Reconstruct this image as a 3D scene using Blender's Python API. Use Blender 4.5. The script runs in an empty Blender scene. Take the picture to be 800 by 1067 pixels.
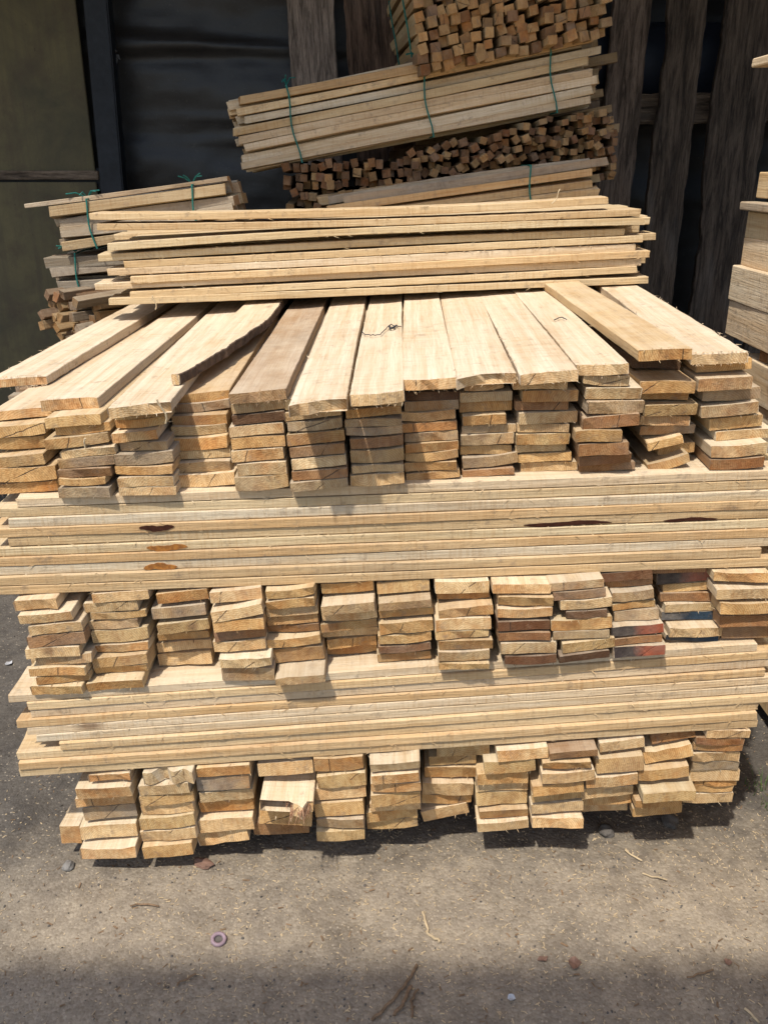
import bpy, bmesh, math, random
from mathutils import Vector, Matrix, Euler
R = math.radians
scene = bpy.context.scene
COL = scene.collection

# ------------------------------------------------------------------ camera
PITCH = 22.0; FPX = 900.0; CAM_H = 1.49
cam_d = bpy.data.cameras.new('camera'); cam = bpy.data.objects.new('camera', cam_d); COL.objects.link(cam)
cam.location = (0, 0, CAM_H); cam.rotation_euler = (R(90-PITCH), 0, 0)
cam_d.sensor_fit = 'VERTICAL'; cam_d.angle = 2*math.atan(533.5/FPX)
cam_d.clip_start = 0.02; cam_d.clip_end = 500
scene.camera = cam

# ------------------------------------------------------------------ sky and sun
SUN = Vector((-0.24, -0.42, 0.875)).normalized()          # towards the sun
elev = math.asin(SUN.z); azim = math.atan2(SUN.x, SUN.y)
w = bpy.data.worlds.new('World'); scene.world = w; w.use_nodes = True
nt = w.node_tree; nt.nodes.clear()
sky = nt.nodes.new('ShaderNodeTexSky'); sky.sky_type = 'NISHITA'; sky.sun_disc = False
sky.sun_elevation = elev; sky.sun_rotation = azim; sky.dust_density = 2.0
bg = nt.nodes.new('ShaderNodeBackground'); bg.inputs['Strength'].default_value = 0.15
out = nt.nodes.new('ShaderNodeOutputWorld')
nt.links.new(sky.outputs[0], bg.inputs[0]); nt.links.new(bg.outputs[0], out.inputs[0])
sd = bpy.data.lights.new('sun', 'SUN'); sd.energy = 3.1; sd.angle = R(1.5); sd.color = (1.0, 0.955, 0.88)
so = bpy.data.objects.new('sun', sd); COL.objects.link(so); so.rotation_euler = (-SUN).to_track_quat('-Z', 'Y').to_euler()
scene.view_settings.view_transform = 'Standard'; scene.view_settings.look = 'None'
scene.view_settings.exposure = 0.62; scene.view_settings.gamma = 1.0; scene.view_settings.use_curve_mapping = False
scene.cycles.max_bounces = 6; scene.cycles.diffuse_bounces = 4

# ------------------------------------------------------------------ pixel -> place helpers
cp, sp_ = math.cos(R(PITCH)), math.sin(R(PITCH))
def ray(px, py):
    x = (px-400)/FPX; y = (py-533.5)/FPX
    return Vector((x, cp - y*sp_, -sp_ - y*cp))
EYE = Vector((0, 0, CAM_H))
def at_y(px, py, Y, yaw=0.0):
    d = ray(px, py); return EYE + d*(Y/(d.y - yaw*d.x))
def at_z(px, py, Z):
    d = ray(px, py); return EYE + d*((Z-CAM_H)/d.z)
YAW = 0.0356; YAWA = math.atan(YAW)
Y0, Y5, ZA, ZB = 1.55, 1.667, 0.10, 1.09
BAT = (Y5-Y0)/(ZB-ZA)
def front_y(x, z): return Y0 + BAT*(z-ZA) + YAW*x
def on_front(px, py, off=0.0):
    d = ray(px, py)
    t = (Y0 + off + BAT*(CAM_H-ZA))/(d.y - BAT*d.z - YAW*d.x)
    return EYE + d*t

# ------------------------------------------------------------------ materials
MATS = {}
def new_mat(name, rough=0.8):
    m = bpy.data.materials.new(name); m.use_nodes = True
    b = m.node_tree.nodes['Principled BSDF']; b.inputs['Roughness'].default_value = rough
    b.inputs['Specular IOR Level'].default_value = 0.25
    MATS[name] = m; return m, m.node_tree, b
class G:
    """short node-graph writer"""
    def __init__(s, nt): s.nt = nt; s.n = nt.nodes; s.l = nt.links
    def node(s, t, **kw):
        n = s.n.new(t)
        for k, v in kw.items(): setattr(n, k, v)
        return n
    def put(s, sock, v):
        if hasattr(v, 'is_linked') or isinstance(v, bpy.types.NodeSocket): s.l.new(v, sock)
        else: sock.default_value = v
    def math(s, op, a, b=0.0, c=None, clamp=False):
        n = s.node('ShaderNodeMath', operation=op, use_clamp=clamp); s.put(n.inputs[0], a); s.put(n.inputs[1], b)
        if c is not None: s.put(n.inputs[2], c)
        return n.outputs[0]
    def vmath(s, op, a, b):
        n = s.node('ShaderNodeVectorMath', operation=op); s.put(n.inputs[0], a); s.put(n.inputs[1], b); return n.outputs[0]
    def noise(s, vec, scale=1.0, detail=3.0, rough=0.55, dist=0.0):
        n = s.node('ShaderNodeTexNoise'); s.put(n.inputs['Vector'], vec); n.inputs['Scale'].default_value = scale
        n.inputs['Detail'].default_value = detail; n.inputs['Roughness'].default_value = rough; n.inputs['Distortion'].default_value = dist
        return n.outputs['Fac']
    def ramp(s, fac, lo, hi, a=0.0, b=1.0):
        n = s.node('ShaderNodeMapRange', clamp=True); s.put(n.inputs[0], fac)
        n.inputs[1].default_value = lo; n.inputs[2].default_value = hi; s.put(n.inputs[3], a); s.put(n.inputs[4], b); return n.outputs[0]
    def mix(s, fac, a, b, mode='MIX'):
        n = s.node('ShaderNodeMix', data_type='RGBA', blend_type=mode); s.put(n.inputs[0], fac)
        s.put(n.inputs[6], a if not isinstance(a, tuple) else (*a, 1)); s.put(n.inputs[7], b if not isinstance(b, tuple) else (*b, 1))
        return n.outputs[2]
    def bump(s, h, strength, dist, bsdf):
        n = s.node('ShaderNodeBump'); n.inputs['Strength'].default_value = strength; n.inputs['Distance'].default_value = dist
        s.put(n.inputs['Height'], h); s.l.new(n.outputs[0], bsdf.inputs['Normal'])

def wood_material(name, end_tint=(0.95, 0.82, 0.62), contrast=1.0, dust=0.35, saw=1.0, end_patch=None):
    """sawn timber: colour of each piece from its object colour, alpha = how weathered; grain runs along local X"""
    m, nt, b = new_mat(name, 0.78); g = G(nt)
    tc = g.node('ShaderNodeTexCoord'); oi = g.node('ShaderNodeObjectInfo')
    off = g.node('ShaderNodeCombineXYZ')
    g.put(off.inputs[0], g.math('MULTIPLY', oi.outputs['Random'], 91.0)); g.put(off.inputs[1], g.math('MULTIPLY', oi.outputs['Random'], 37.3))
    g.put(off.inputs[2], g.math('MULTIPLY', oi.outputs['Random'], 53.9))
    P = tc.outputs['Object']
    V = g.vmath('ADD', P, off.outputs[0])
    base = oi.outputs['Color']; wear = oi.outputs['Alpha']
    grain = g.noise(g.vmath('MULTIPLY', V, (1.6, 26, 26)), 1.0, 4, 0.6, 0.6)
    fine = g.noise(g.vmath('MULTIPLY', V, (9, 210, 210)), 1.0, 3, 0.6)
    sawm = g.noise(g.vmath('MULTIPLY', V, (190, 3, 3)), 1.0, 2, 0.6)
    blot = g.noise(g.vmath('MULTIPLY', V, (3.0, 7, 9)), 1.0, 4, 0.65)
    dirt = g.noise(V, 34.0, 5, 0.7)
    # growth rings on the sawn ends
    sep = g.node('ShaderNodeSeparateXYZ'); g.l.new(P, sep.inputs[0])
    cx = g.node('ShaderNodeCombineXYZ'); g.put(cx.inputs[0], g.math('MULTIPLY', sep.outputs[0], 0.15))
    r2 = g.math('FRACT', g.math('MULTIPLY', oi.outputs['Random'], 17.7)); r3 = g.math('FRACT', g.math('MULTIPLY', oi.outputs['Random'], 71.3))
    g.put(cx.inputs[1], g.math('ADD', sep.outputs[1], g.math('MULTIPLY', g.math('SUBTRACT', r2, 0.5), 0.12)))
    g.put(cx.inputs[2], g.math('ADD', sep.outputs[2], g.math('MULTIPLY', g.math('SUBTRACT', r3, 0.3), 0.14)))
    wv = g.node('ShaderNodeTexWave', wave_type='RINGS', rings_direction='X'); g.l.new(cx.outputs[0], wv.inputs['Vector'])
    wv.inputs['Scale'].default_value = 75; wv.inputs['Distortion'].default_value = 3.0; wv.inputs['Detail'].default_value = 3; wv.inputs['Detail Scale'].default_value = 1.3
    rings = wv.outputs['Fac']
    nrm = g.node('ShaderNodeSeparateXYZ'); g.l.new(tc.outputs['Normal'], nrm.inputs[0])
    isend = g.ramp(g.math('ABSOLUTE', nrm.outputs[0]), 0.6, 0.8)
    istop = g.ramp(nrm.outputs[2], 0.6, 0.9)
    # long faces
    wf2 = g.node('ShaderNodeTexWave', wave_type='BANDS', bands_direction='Y'); g.l.new(g.vmath('MULTIPLY', V, (0.9, 11, 7)), wf2.inputs['Vector'])
    wf2.inputs['Scale'].default_value = 1.0; wf2.inputs['Distortion'].default_value = 7.0; wf2.inputs['Detail'].default_value = 2; wf2.inputs['Detail Scale'].default_value = 0.7
    c = g.mix(g.ramp(grain, 0.40, 0.78), base, (0.80, 0.68, 0.52), 'MULTIPLY')
    c = g.mix(g.ramp(wf2.outputs['Fac'], 0.45, 1.0, 0.0, 0.22), c, (0.72, 0.56, 0.38), 'MULTIPLY')
    c = g.mix(g.ramp(fine, 0.35, 0.75, 0.0, 0.42*contrast), c, (0.62, 0.50, 0.38), 'MULTIPLY')
    c = g.mix(g.math('MULTIPLY', g.ramp(sawm, 0.47, 0.74, 0.0, 0.62*saw), g.ramp(blot, 0.40, 0.62, 0.15, 1.0)), c, (0.74, 0.60, 0.44), 'MULTIPLY')
    # sawn ends
    e = g.mix(1.0, base, end_tint, 'MULTIPLY')
    rst = g.ramp(g.math('ADD', g.noise(V, 11.0, 4, 0.65), g.math('MULTIPLY', g.math('SUBTRACT', r2, 0.5), 0.35)), 0.52, 0.72, 0.0, 0.8)
    e = g.mix(rst, e, (0.86, 0.62, 0.42), 'MULTIPLY')
    e = g.mix(g.ramp(rings, 0.2, 0.95, 0.0, 0.55), e, (0.70, 0.54, 0.36), 'MULTIPLY')
    e = g.mix(g.ramp(g.noise(g.vmath('MULTIPLY', V, (1, 150, 40)), 1.0, 3), 0.4, 0.7, 0.0, 0.6), e, (0.72, 0.58, 0.42), 'MULTIPLY')
    e = g.mix(g.ramp(g.noise(V, 16.0, 4, 0.7), 0.46, 0.70, 0.0, 0.7), e, (0.48, 0.36, 0.26), 'MULTIPLY')
    # checks: thin dark cracks in the ends
    an = g.math('ADD', g.math('MULTIPLY', r2, 1.5), 0.25)
    jag = g.math('MULTIPLY', g.math('SUBTRACT', g.noise(V, 70.0, 3), 0.5), 0.005)
    dline = g.math('ADD', g.math('ADD', g.math('MULTIPLY', g.math('SUBTRACT', sep.outputs[1], g.math('MULTIPLY', g.math('SUBTRACT', r3, 0.5), 0.07)), g.math('SINE', an)),
                   g.math('MULTIPLY', g.math('SUBTRACT', sep.outputs[2], 0.011), g.math('COSINE', an))), jag)
    crack = g.math('MULTIPLY', g.ramp(g.math('ABSOLUTE', dline), 0.0003, 0.0012, 1.0, 0.0), g.math('GREATER_THAN', g.math('FRACT', g.math('MULTIPLY', oi.outputs['Random'], 133.1)), 0.72))
    crack = g.math('MULTIPLY', crack, g.ramp(g.noise(V, 30.0, 2), 0.40, 0.50))
    e = g.mix(g.math('MULTIPLY', crack, 0.85), e, (0.07, 0.045, 0.03))
    if end_patch:
        e = g.mix(g.ramp(g.math('ADD', sep.outputs[1], g.math('MULTIPLY', g.math('SUBTRACT', dirt, 0.5), 0.05)), -0.02, 0.01), end_patch[0], end_patch[1])
    c = g.mix(isend, c, e)
    # knots
    vk = g.node('ShaderNodeTexVoronoi', feature='F1'); g.l.new(g.vmath('MULTIPLY', V, (3.2, 8, 8)), vk.inputs['Vector']); vk.inputs['Scale'].default_value = 1.0
    ks = g.node('ShaderNodeSeparateColor'); g.l.new(vk.outputs['Color'], ks.inputs[0])
    knot = g.math('MULTIPLY', g.ramp(vk.outputs['Distance'], 0.05, 0.13, 1.0, 0.0), g.ramp(ks.outputs[0], 0.66, 0.68))
    c = g.mix(g.math('MULTIPLY', knot, 0.75), c, (0.16, 0.085, 0.04))
    # weathering and blue stain
    gray = g.mix(g.ramp(dirt, 0.35, 0.7), (0.30, 0.25, 0.19), (0.15, 0.12, 0.09))
    wf = g.math('MULTIPLY', g.ramp(blot, 0.42, 0.68), wear, clamp=True)
    c = g.mix(wf, c, gray)
    c = g.mix(g.math('MULTIPLY', g.ramp(dirt, 0.57, 0.70), 0.55), c, (0.20, 0.145, 0.10))
    # pale sawdust lying on the upper faces
    du = g.math('MULTIPLY', g.math('MULTIPLY', istop, g.ramp(g.noise(V, 9.0, 4, 0.7), 0.36, 0.66)), dust)
    c = g.mix(du, c, (0.62, 0.53, 0.39))
    g.l.new(c, b.inputs['Base Color'])
    h = g.math('ADD', g.math('MULTIPLY', fine, 0.7), g.math('ADD', g.math('MULTIPLY', sawm, 0.5), g.math('MULTIPLY', dirt, 0.8)))
    h = g.math('SUBTRACT', h, g.math('MULTIPLY', g.math('MULTIPLY', crack, isend), 2.0))
    g.bump(h, 0.7, 0.0035, b)
    return m
WOOD = wood_material('sawn_wood')
REDEND = wood_material('wood_red_paint_end', end_patch=((0.30, 0.07, 0.03), (0.035, 0.025, 0.022)))
BLUEEND = wood_material('wood_blue_paint_end', end_patch=((0.020, 0.036, 0.055), (0.013, 0.022, 0.034)))
STICKM = wood_material('rough_stick_wood', end_tint=(0.95, 0.80, 0.62), dust=0.1, contrast=1.3)

def slab_material():
    m, nt, b = new_mat('barky_slab_wood', 0.92); g = G(nt)
    tc = g.node('ShaderNodeTexCoord'); oi = g.node('ShaderNodeObjectInfo'); P = g.vmath('ADD', tc.outputs['Object'], oi.outputs['Location'])
    r1 = g.noise(g.vmath('MULTIPLY', P, (4.5, 48, 48)), 1.0, 5, 0.7, 0.5); r2 = g.noise(g.vmath('MULTIPLY', P, (22, 170, 170)), 1.0, 4, 0.7); bl = g.noise(g.vmath('MULTIPLY', P, (1.4, 6, 6)), 1.0, 4, 0.65)
    c = g.mix(g.ramp(r1, 0.36, 0.64), (0.30, 0.28, 0.26), (1.35, 1.28, 1.2)); c = g.mix(1.0, c, oi.outputs['Color'], 'MULTIPLY')
    c = g.mix(g.ramp(r2, 0.5, 0.72, 0.0, 0.75), c, (0.30, 0.27, 0.25), 'MULTIPLY')
    c = g.mix(g.ramp(bl, 0.55, 0.72, 0.0, 0.5), c, (0.11, 0.095, 0.08))
    g.l.new(c, b.inputs['Base Color']); g.bump(g.math('ADD', r1, g.math('MULTIPLY', r2, 0.45)), 0.9, 0.014, b); return m
SLABM = slab_material()
def simple(name, col, rough=0.8, var=0.35, scale=30, bump=0.3, dist=0.004, col2=None):
    m, nt, b = new_mat(name, rough); g = G(nt)
    tc = g.node('ShaderNodeTexCoord')
    n = g.noise(tc.outputs['Object'], scale, 5, 0.65)
    c2 = col2 or tuple(v*(1-var) for v in col)
    g.l.new(g.mix(g.ramp(n, 0.35, 0.68), col, c2), b.inputs['Base Color'])
    g.bump(n, bump, dist, b); return m
BARK = simple('bark', (0.16, 0.105, 0.07), 0.95, 0.6, 45, 0.9, 0.01, (0.06, 0.04, 0.03))
SPLINT = simple('splintered_wood', (0.52, 0.33, 0.20), 0.9, 0.5, 160, 0.9, 0.006, (0.30, 0.13, 0.07))
CORD = simple('green_cord', (0.02, 0.16, 0.13), 0.5, 0.4, 200, 0.4)
RESIN = simple('dark_resin', (0.055, 0.018, 0.010), 0.35, 0.5, 60, 0.5, 0.002)
AMBER = simple('amber_resin', (0.36, 0.15, 0.03), 0.5, 0.5, 120, 0.4, 0.002, (0.16, 0.06, 0.02))
CHIP = simple('wood_chip', (0.50, 0.38, 0.23), 0.9, 0.4, 20)
STONE = simple('stone', (0.12, 0.105, 0.09), 0.85, 0.5, 40, 0.6)
TWIG = simple('twig_wood', (0.22, 0.14, 0.08), 0.9, 0.5, 60)
DRYLEAF = simple('dry_leaf', (0.20, 0.115, 0.08), 0.8, 0.4, 60)
PINK = simple('pink_plastic', (0.27, 0.19, 0.21), 0.5, 0.25, 60)
WHITE = simple('white_scrap', (0.42, 0.42, 0.43), 0.5, 0.2, 60)
GRASS = simple('grass_blade', (0.07, 0.13, 0.03), 0.7, 0.4, 40)
SHADEM = simple('shade_sheet_rust', (0.20, 0.15, 0.12), 0.7, 0.4, 8)
POSTM = simple('dark_painted_post', (0.020, 0.023, 0.028), 0.55, 0.5, 14)

def ground_material():
    m, nt, b = new_mat('trodden_earth', 0.95); g = G(nt)
    geo = g.node('ShaderNodeNewGeometry'); P = geo.outputs['Position']
    s = g.node('ShaderNodeSeparateXYZ'); g.l.new(P, s.inputs[0])
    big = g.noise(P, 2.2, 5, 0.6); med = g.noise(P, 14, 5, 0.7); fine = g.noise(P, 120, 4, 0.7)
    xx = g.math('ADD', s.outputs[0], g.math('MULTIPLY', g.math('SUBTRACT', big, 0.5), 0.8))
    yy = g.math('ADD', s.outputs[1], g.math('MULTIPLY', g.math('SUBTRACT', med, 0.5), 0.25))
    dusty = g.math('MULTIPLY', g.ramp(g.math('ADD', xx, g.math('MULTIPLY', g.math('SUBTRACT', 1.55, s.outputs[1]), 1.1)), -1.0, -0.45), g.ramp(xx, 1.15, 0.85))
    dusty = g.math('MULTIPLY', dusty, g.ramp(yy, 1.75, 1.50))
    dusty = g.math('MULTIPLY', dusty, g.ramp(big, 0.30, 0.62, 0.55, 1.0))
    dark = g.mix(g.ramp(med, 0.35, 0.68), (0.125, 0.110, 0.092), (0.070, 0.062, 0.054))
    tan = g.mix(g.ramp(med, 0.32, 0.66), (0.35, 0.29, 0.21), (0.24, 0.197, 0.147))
    bounce_ground = g.ramp(s.outputs[1], 0.45, 0.0)  # unseen ground lightened to bounce light onto the pile front
    c = g.mix(g.math('MAXIMUM', dusty, bounce_ground), dark, tan)
    vo = g.node('ShaderNodeTexVoronoi'); g.l.new(P, vo.inputs['Vector']); vo.inputs['Scale'].default_value = 150
    cs = g.node('ShaderNodeSeparateColor'); g.l.new(vo.outputs['Color'], cs.inputs[0])
    c = g.mix(g.ramp(cs.outputs[0], 0.0, 1.0, 0.0, 0.45), c, (0.45, 0.42, 0.38), 'MULTIPLY')
    c = g.mix(g.ramp(g.noise(P, 5.0, 6, 0.7), 0.50, 0.70, 0.0, 0.5), c, (0.55, 0.52, 0.49), 'MULTIPLY')
    peb = g.math('MULTIPLY', g.ramp(cs.outputs[1], 0.90, 0.93), g.ramp(vo.outputs['Distance'], 0.25, 0.45, 1.0, 0.0))
    c = g.mix(g.math('MULTIPLY', peb, 0.7), c, (0.36, 0.30, 0.22))
    c = g.mix(g.ramp(fine, 0.5, 0.75, 0.0, 0.6), c, (0.55, 0.50, 0.45), 'MULTIPLY')
    g.l.new(c, b.inputs['Base Color'])
    h = g.math('ADD', g.math('MULTIPLY', med, 1.6), g.math('ADD', g.math('MULTIPLY', fine, 0.7), g.math('MULTIPLY', vo.outputs['Distance'], -0.8)))
    g.bump(h, 0.5, 0.004, b)
    return m
EARTH = ground_material()

def tarp_material():
    m, nt, b = new_mat('black_plastic', 0.42); g = G(nt)
    tc = g.node('ShaderNodeTexCoord'); n = g.noise(tc.outputs['Object'], 3.5, 6, 0.65); f = g.noise(tc.outputs['Object'], 60, 4, 0.7)
    c = g.mix(g.ramp(n, 0.4, 0.75), (0.0135, 0.0125, 0.012), (0.027, 0.0245, 0.022))
    c = g.mix(g.ramp(f, 0.62, 0.78, 0.0, 0.5), c, (0.09, 0.08, 0.065))
    g.l.new(c, b.inputs['Base Color']); g.bump(n, 0.25, 0.02, b)
    b.inputs['Specular IOR Level'].default_value = 0.4
    return m
TARPM = tarp_material()
def ply_material():
    m, nt, b = new_mat('stained_plywood', 0.8); g = G(nt)
    tc = g.node('ShaderNodeTexCoord'); P = tc.outputs['Object']
    run = g.noise(g.vmath('MULTIPLY', P, (26, 3, 1.3)), 1.0, 5, 0.65); blot = g.noise(P, 3.2, 6, 0.65, 0.8); fl = g.noise(g.vmath('MULTIPLY', P, (90, 9, 40)), 1.0, 4, 0.7)
    c = g.mix(g.ramp(blot, 0.32, 0.70), (0.165, 0.135, 0.066), (0.082, 0.072, 0.044))
    c = g.mix(g.ramp(run, 0.45, 0.72, 0.0, 0.7), c, (0.10, 0.08, 0.05))
    c = g.mix(g.ramp(g.noise(P, 4.3, 6, 0.75), 0.50, 0.68, 0.0, 0.6), c, (0.085, 0.060, 0.042))
    c = g.mix(g.ramp(fl, 0.66, 0.72, 0.0, 0.7), c, (0.03, 0.026, 0.022))
    g.l.new(c, b.inputs['Base Color']); g.bump(fl, 0.25, 0.004, b); return m
PLYM = ply_material()

# ------------------------------------------------------------------ object helpers
def tag(o, label=None, cat=None, group=None, kind=None):
    if label: o['label'] = label
    if cat: o['category'] = cat
    if group: o['group'] = group
    if kind or cat: o['kind'] = kind or 'thing'
    return o
def link_mesh(name, me, mats, parent=None, col=None):
    o = bpy.data.objects.new(name, me); COL.objects.link(o)
    for m in (mats if isinstance(mats, (list, tuple)) else [mats]):
        if m.name not in [x.name for x in me.materials if x]: me.materials.append(m)
    if parent: o.parent = parent
    if col: o.color = col
    return o
def empty(name, loc, rot=(0, 0, 0)):
    o = bpy.data.objects.new(name, None); COL.objects.link(o); o.location = loc; o.rotation_euler = rot; o.empty_display_size = 0.05
    return o
def from_bm(name, bm, mats, parent=None, col=None, smooth=False):
    bmesh.ops.recalc_face_normals(bm, faces=bm.faces)
    me = bpy.data.meshes.new(name); bm.to_mesh(me); bm.free()
    if smooth:
        for p in me.polygons: p.use_smooth = True
    return link_mesh(name, me, mats, parent, col)

def wobble(rnd, amp, L):
    """smooth random offset along a length"""
    ks = [(rnd.uniform(1.5, 4)/L*2*math.pi*0.35, rnd.uniform(0, 6.28), rnd.uniform(.3, .7)) for _ in range(2)] + \
         [(rnd.uniform(12, 40), rnd.uniform(0, 6.28), rnd.uniform(.05, .16)) for _ in range(2)] + [(rnd.uniform(60, 140), rnd.uniform(0, 6.28), rnd.uniform(.08, .25)) for _ in range(2)]
    return lambda x: amp*sum(a*math.sin(k*x+p) for k, p, a in ks)
def board_bm(L, w, t, rnd, rough=0.0014, bow=0.0, crook=0.0, skew=0.0, skew_z=0.0, nx=16, taper=None, chamfer=0.0013, end_rag=0.0016, cup=0.0, even=False, right_edge=None, left_edge=None, end_fn=None, bow_fn=None, nw=4, mat_right=0):
    """one sawn board: x from 0 (front end) to L, y across, z 0..t; material slot 0, right side slot mat_right, front end slot 0"""
    bm = bmesh.new()
    le, re_, tp, bt = wobble(rnd, rough, L), wobble(rnd, rough, L), wobble(rnd, rough*.45, L), wobble(rnd, rough*.45, L)
    c = chamfer; secs = []
    for i in range(nx+1):
        u = i/nx; x = L*(u if even else u**1.6)
        f = 1.0 if taper is None else 1+(taper-1)*u
        hl = -w/2*f + le(x); hr = w/2*f + re_(x)
        if right_edge: hl = right_edge(x, hl)          # local -y is the picture's right when the board points away
        if left_edge: hr = left_edge(x, hr)
        zt = t + tp(x); zb = bt(x)
        zo = bow_fn(x) if bow_fn else bow*4*u*(1-u) if even else bow*(1-(1-u)**2)
        yo = crook*4*u*(1-u)
        ys = [hl+c+(hr-hl-2*c)*k/(nw-1) for k in range(nw)]
        cu = lambda y: cup*((2*y/w)**2)
        pts = [(y, zb+cu(y)) for y in ys] + [(hr, zb+c+cu(hr)), (hr, zt-c+cu(hr))] + [(y, zt+cu(y)) for y in reversed(ys)] + [(hl, zt-c+cu(hl)), (hl, zb+c+cu(hl))]
        ring = []
        for (y, z) in pts:
            dx = 0.0
            if i == 0 or i == nx:
                dx = rnd.uniform(-end_rag, end_rag) + skew*y + skew_z*(z-t/2)
                if i == 0 and end_fn: dx += end_fn(y)
            ring.append(bm.verts.new((x+dx, y+yo, z+zo)))
        secs.append(ring)
    n = len(secs[0])
    for a, b in zip(secs, secs[1:]):
        for k in range(n):
            f = bm.faces.new((a[k], a[(k+1) % n], b[(k+1) % n], b[k]))
            if mat_right and k >= n-3: f.material_index = mat_right
    for r, flip in ((secs[0], True), (secs[-1], False)):
        # ends as quad strips so that a cupped end stays clean
        bot = r[:nw]; top = list(reversed(r[nw+2:2*nw+2]))
        for k in range(nw-1): bm.faces.new((bot[k], bot[k+1], top[k+1], top[k]))
        bm.faces.new((bot[-1], r[nw], r[nw+1], top[-1])); bm.faces.new((bot[0], top[0], r[-2], r[-1]))
    return bm

def splinters(bm, L, w, t, rnd, n, reach=.35, along=True):
    """torn fibres left by the saw along the upper and lower edges and the front end, in the board's own mesh"""
    for _ in range(n):
        side = rnd.choice((-1, 1)); z = rnd.choice((0.0, t))+rnd.uniform(-.001, .001); d = rnd.uniform(.0005, .0013)
        if rnd.random() < .55 or not along:                  # on the front end
            y = rnd.uniform(-.48, .48)*w; p = Vector((0.003, y, z)); q = p+Vector((-rnd.uniform(.003, .011), rnd.uniform(-.008, .008), rnd.uniform(-.007, .003)))
            ring = [p+Vector((.002, -d, 0)), p+Vector((.002, d, 0)), p+Vector((.002, 0, d*1.2))]
        else:
            x = rnd.uniform(.01, reach)*L; p = Vector((x, side*(w/2-.002), z)); l = rnd.uniform(.006, .022)
            q = p+Vector((rnd.choice((-1, 1))*l, side*rnd.uniform(.002, .008), rnd.uniform(-.004, .004))); ring = [p+Vector((-d*2, 0, 0)), p+Vector((d*2, 0, 0)), p+Vector((0, -side*d, d*1.5))]
        v = [bm.verts.new(k) for k in ring] + [bm.verts.new(q)]
        for k in ((0, 1, 2), (0, 3, 1), (1, 3, 2), (2, 3, 0)): bm.faces.new([v[i] for i in k])
PAL = {'pale': (0.66, 0.545, 0.38), 'golden': (0.605, 0.47, 0.28), 'honey': (0.55, 0.395, 0.215), 'greyish': (0.48, 0.395, 0.285), 'brown': (0.34, 0.215, 0.12), 'dark brown': (0.14, 0.088, 0.058)}
def shade(kind, rnd, k=0.10):
    c = PAL[kind]; s = 1+rnd.uniform(-k, k); q = rnd.uniform(-.05, .05)
    wear = {'pale': rnd.uniform(0, .25), 'golden': rnd.uniform(0, .2), 'honey': rnd.uniform(.05, .3), 'greyish': rnd.uniform(.5, .9), 'brown': rnd.uniform(.15, .5), 'dark brown': rnd.uniform(.05, .25)}[kind]
    return (c[0]*s*(1+q), c[1]*s, c[2]*s*(1-q), wear)
ORD = ['first', 'second', 'third', 'fourth', 'fifth', 'sixth', 'seventh', 'eighth', 'ninth', 'tenth', 'eleventh', 'twelfth', 'thirteenth', 'fourteenth', 'fifteenth']

# ------------------------------------------------------------------ ground
bm = bmesh.new()
def grid(bm, x0, x1, y0, y1, nx, ny, zf):
    vs = [[bm.verts.new((x0+(x1-x0)*i/nx, y0+(y1-y0)*j/ny, zf(x0+(x1-x0)*i/nx, y0+(y1-y0)*j/ny))) for j in range(ny+1)] for i in range(nx+1)]
    for i in range(nx):
        for j in range(ny): bm.faces.new((vs[i][j], vs[i+1][j], vs[i+1][j+1], vs[i][j+1]))
from mathutils import noise as mn
def gz(x, y): return 0.010*mn.noise(Vector((x*1.7, y*1.7, 3))) + 0.005*mn.noise(Vector((x*7, y*7, 9))) + 0.0022*mn.noise(Vector((x*26, y*26, 4)))
# one sheet: fine in the middle, a coarse skirt out to the horizon sharing its border
N = 170; X0, X1, GY0, GY1 = -2.4, 2.4, -0.6, 4.6
vs = []
def ax(a, b, n): return [a+(b-a)*i/n for i in range(n+1)]
xs = [-220, -60, -15, -5] + ax(X0, X1, N) + [5, 15, 60, 220]
ys = [-220, -60, -15, -4] + ax(GY0, GY1, N) + [7, 15, 60, 220]
def gh(x, y):
    inside = X0 <= x <= X1 and GY0 <= y <= GY1
    return gz(x, y) if inside else 0.0
rows = [[bm.verts.new((x, y, gh(x, y))) for y in ys] for x in xs]
for i in range(len(xs)-1):
    for j in range(len(ys)-1): bm.faces.new((rows[i][j], rows[i+1][j], rows[i+1][j+1], rows[i][j+1]))
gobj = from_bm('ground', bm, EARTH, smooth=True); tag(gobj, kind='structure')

# ------------------------------------------------------------------ unseen roof sheets, added to cast shade
def shade_sheet(name, x0, x1, y0, y1, z0, z1, label):
    bm = bmesh.new(); n = int((x1-x0)/0.038); up = []; dn = []
    for i in range(n+1):
        x = x0+(x1-x0)*i/n; wv = 0.018*math.sin(i*math.pi/2)
        a = [bm.verts.new((x, y0, z0+wv)), bm.verts.new((x, y1, z1+wv))]; b = [bm.verts.new((x, y0, z0+wv-.004)), bm.verts.new((x, y1, z1+wv-.004))]
        up.append(a); dn.append(b)
    for i in range(n):
        bm.faces.new((up[i][0], up[i+1][0], up[i+1][1], up[i][1])); bm.faces.new((dn[i][0], dn[i][1], dn[i+1][1], dn[i+1][0]))
        bm.faces.new((up[i][0], dn[i][0], dn[i+1][0], up[i+1][0])); bm.faces.new((up[i][1], up[i+1][1], dn[i+1][1], dn[i][1]))
    o = from_bm(name, bm, SHADEM); tag(o, label, 'shade roof'); return o
shade_sheet('rear_shade_roof', -4.2, 4.2, 2.42, 5.2, 2.80, 3.25, 'unseen rusty corrugated roof added to shade the fence at the back')  # out of view, added to keep sun off the bundles and back wall
shade_sheet('front_shade_sheet', -4.5, 4.5, -1.60, -0.235, 3.35, 3.15, 'unseen narrow rusty corrugated sheet added to shade the ground in front')  # out of view sun blocker, kept narrow to shade only the near ground

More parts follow.
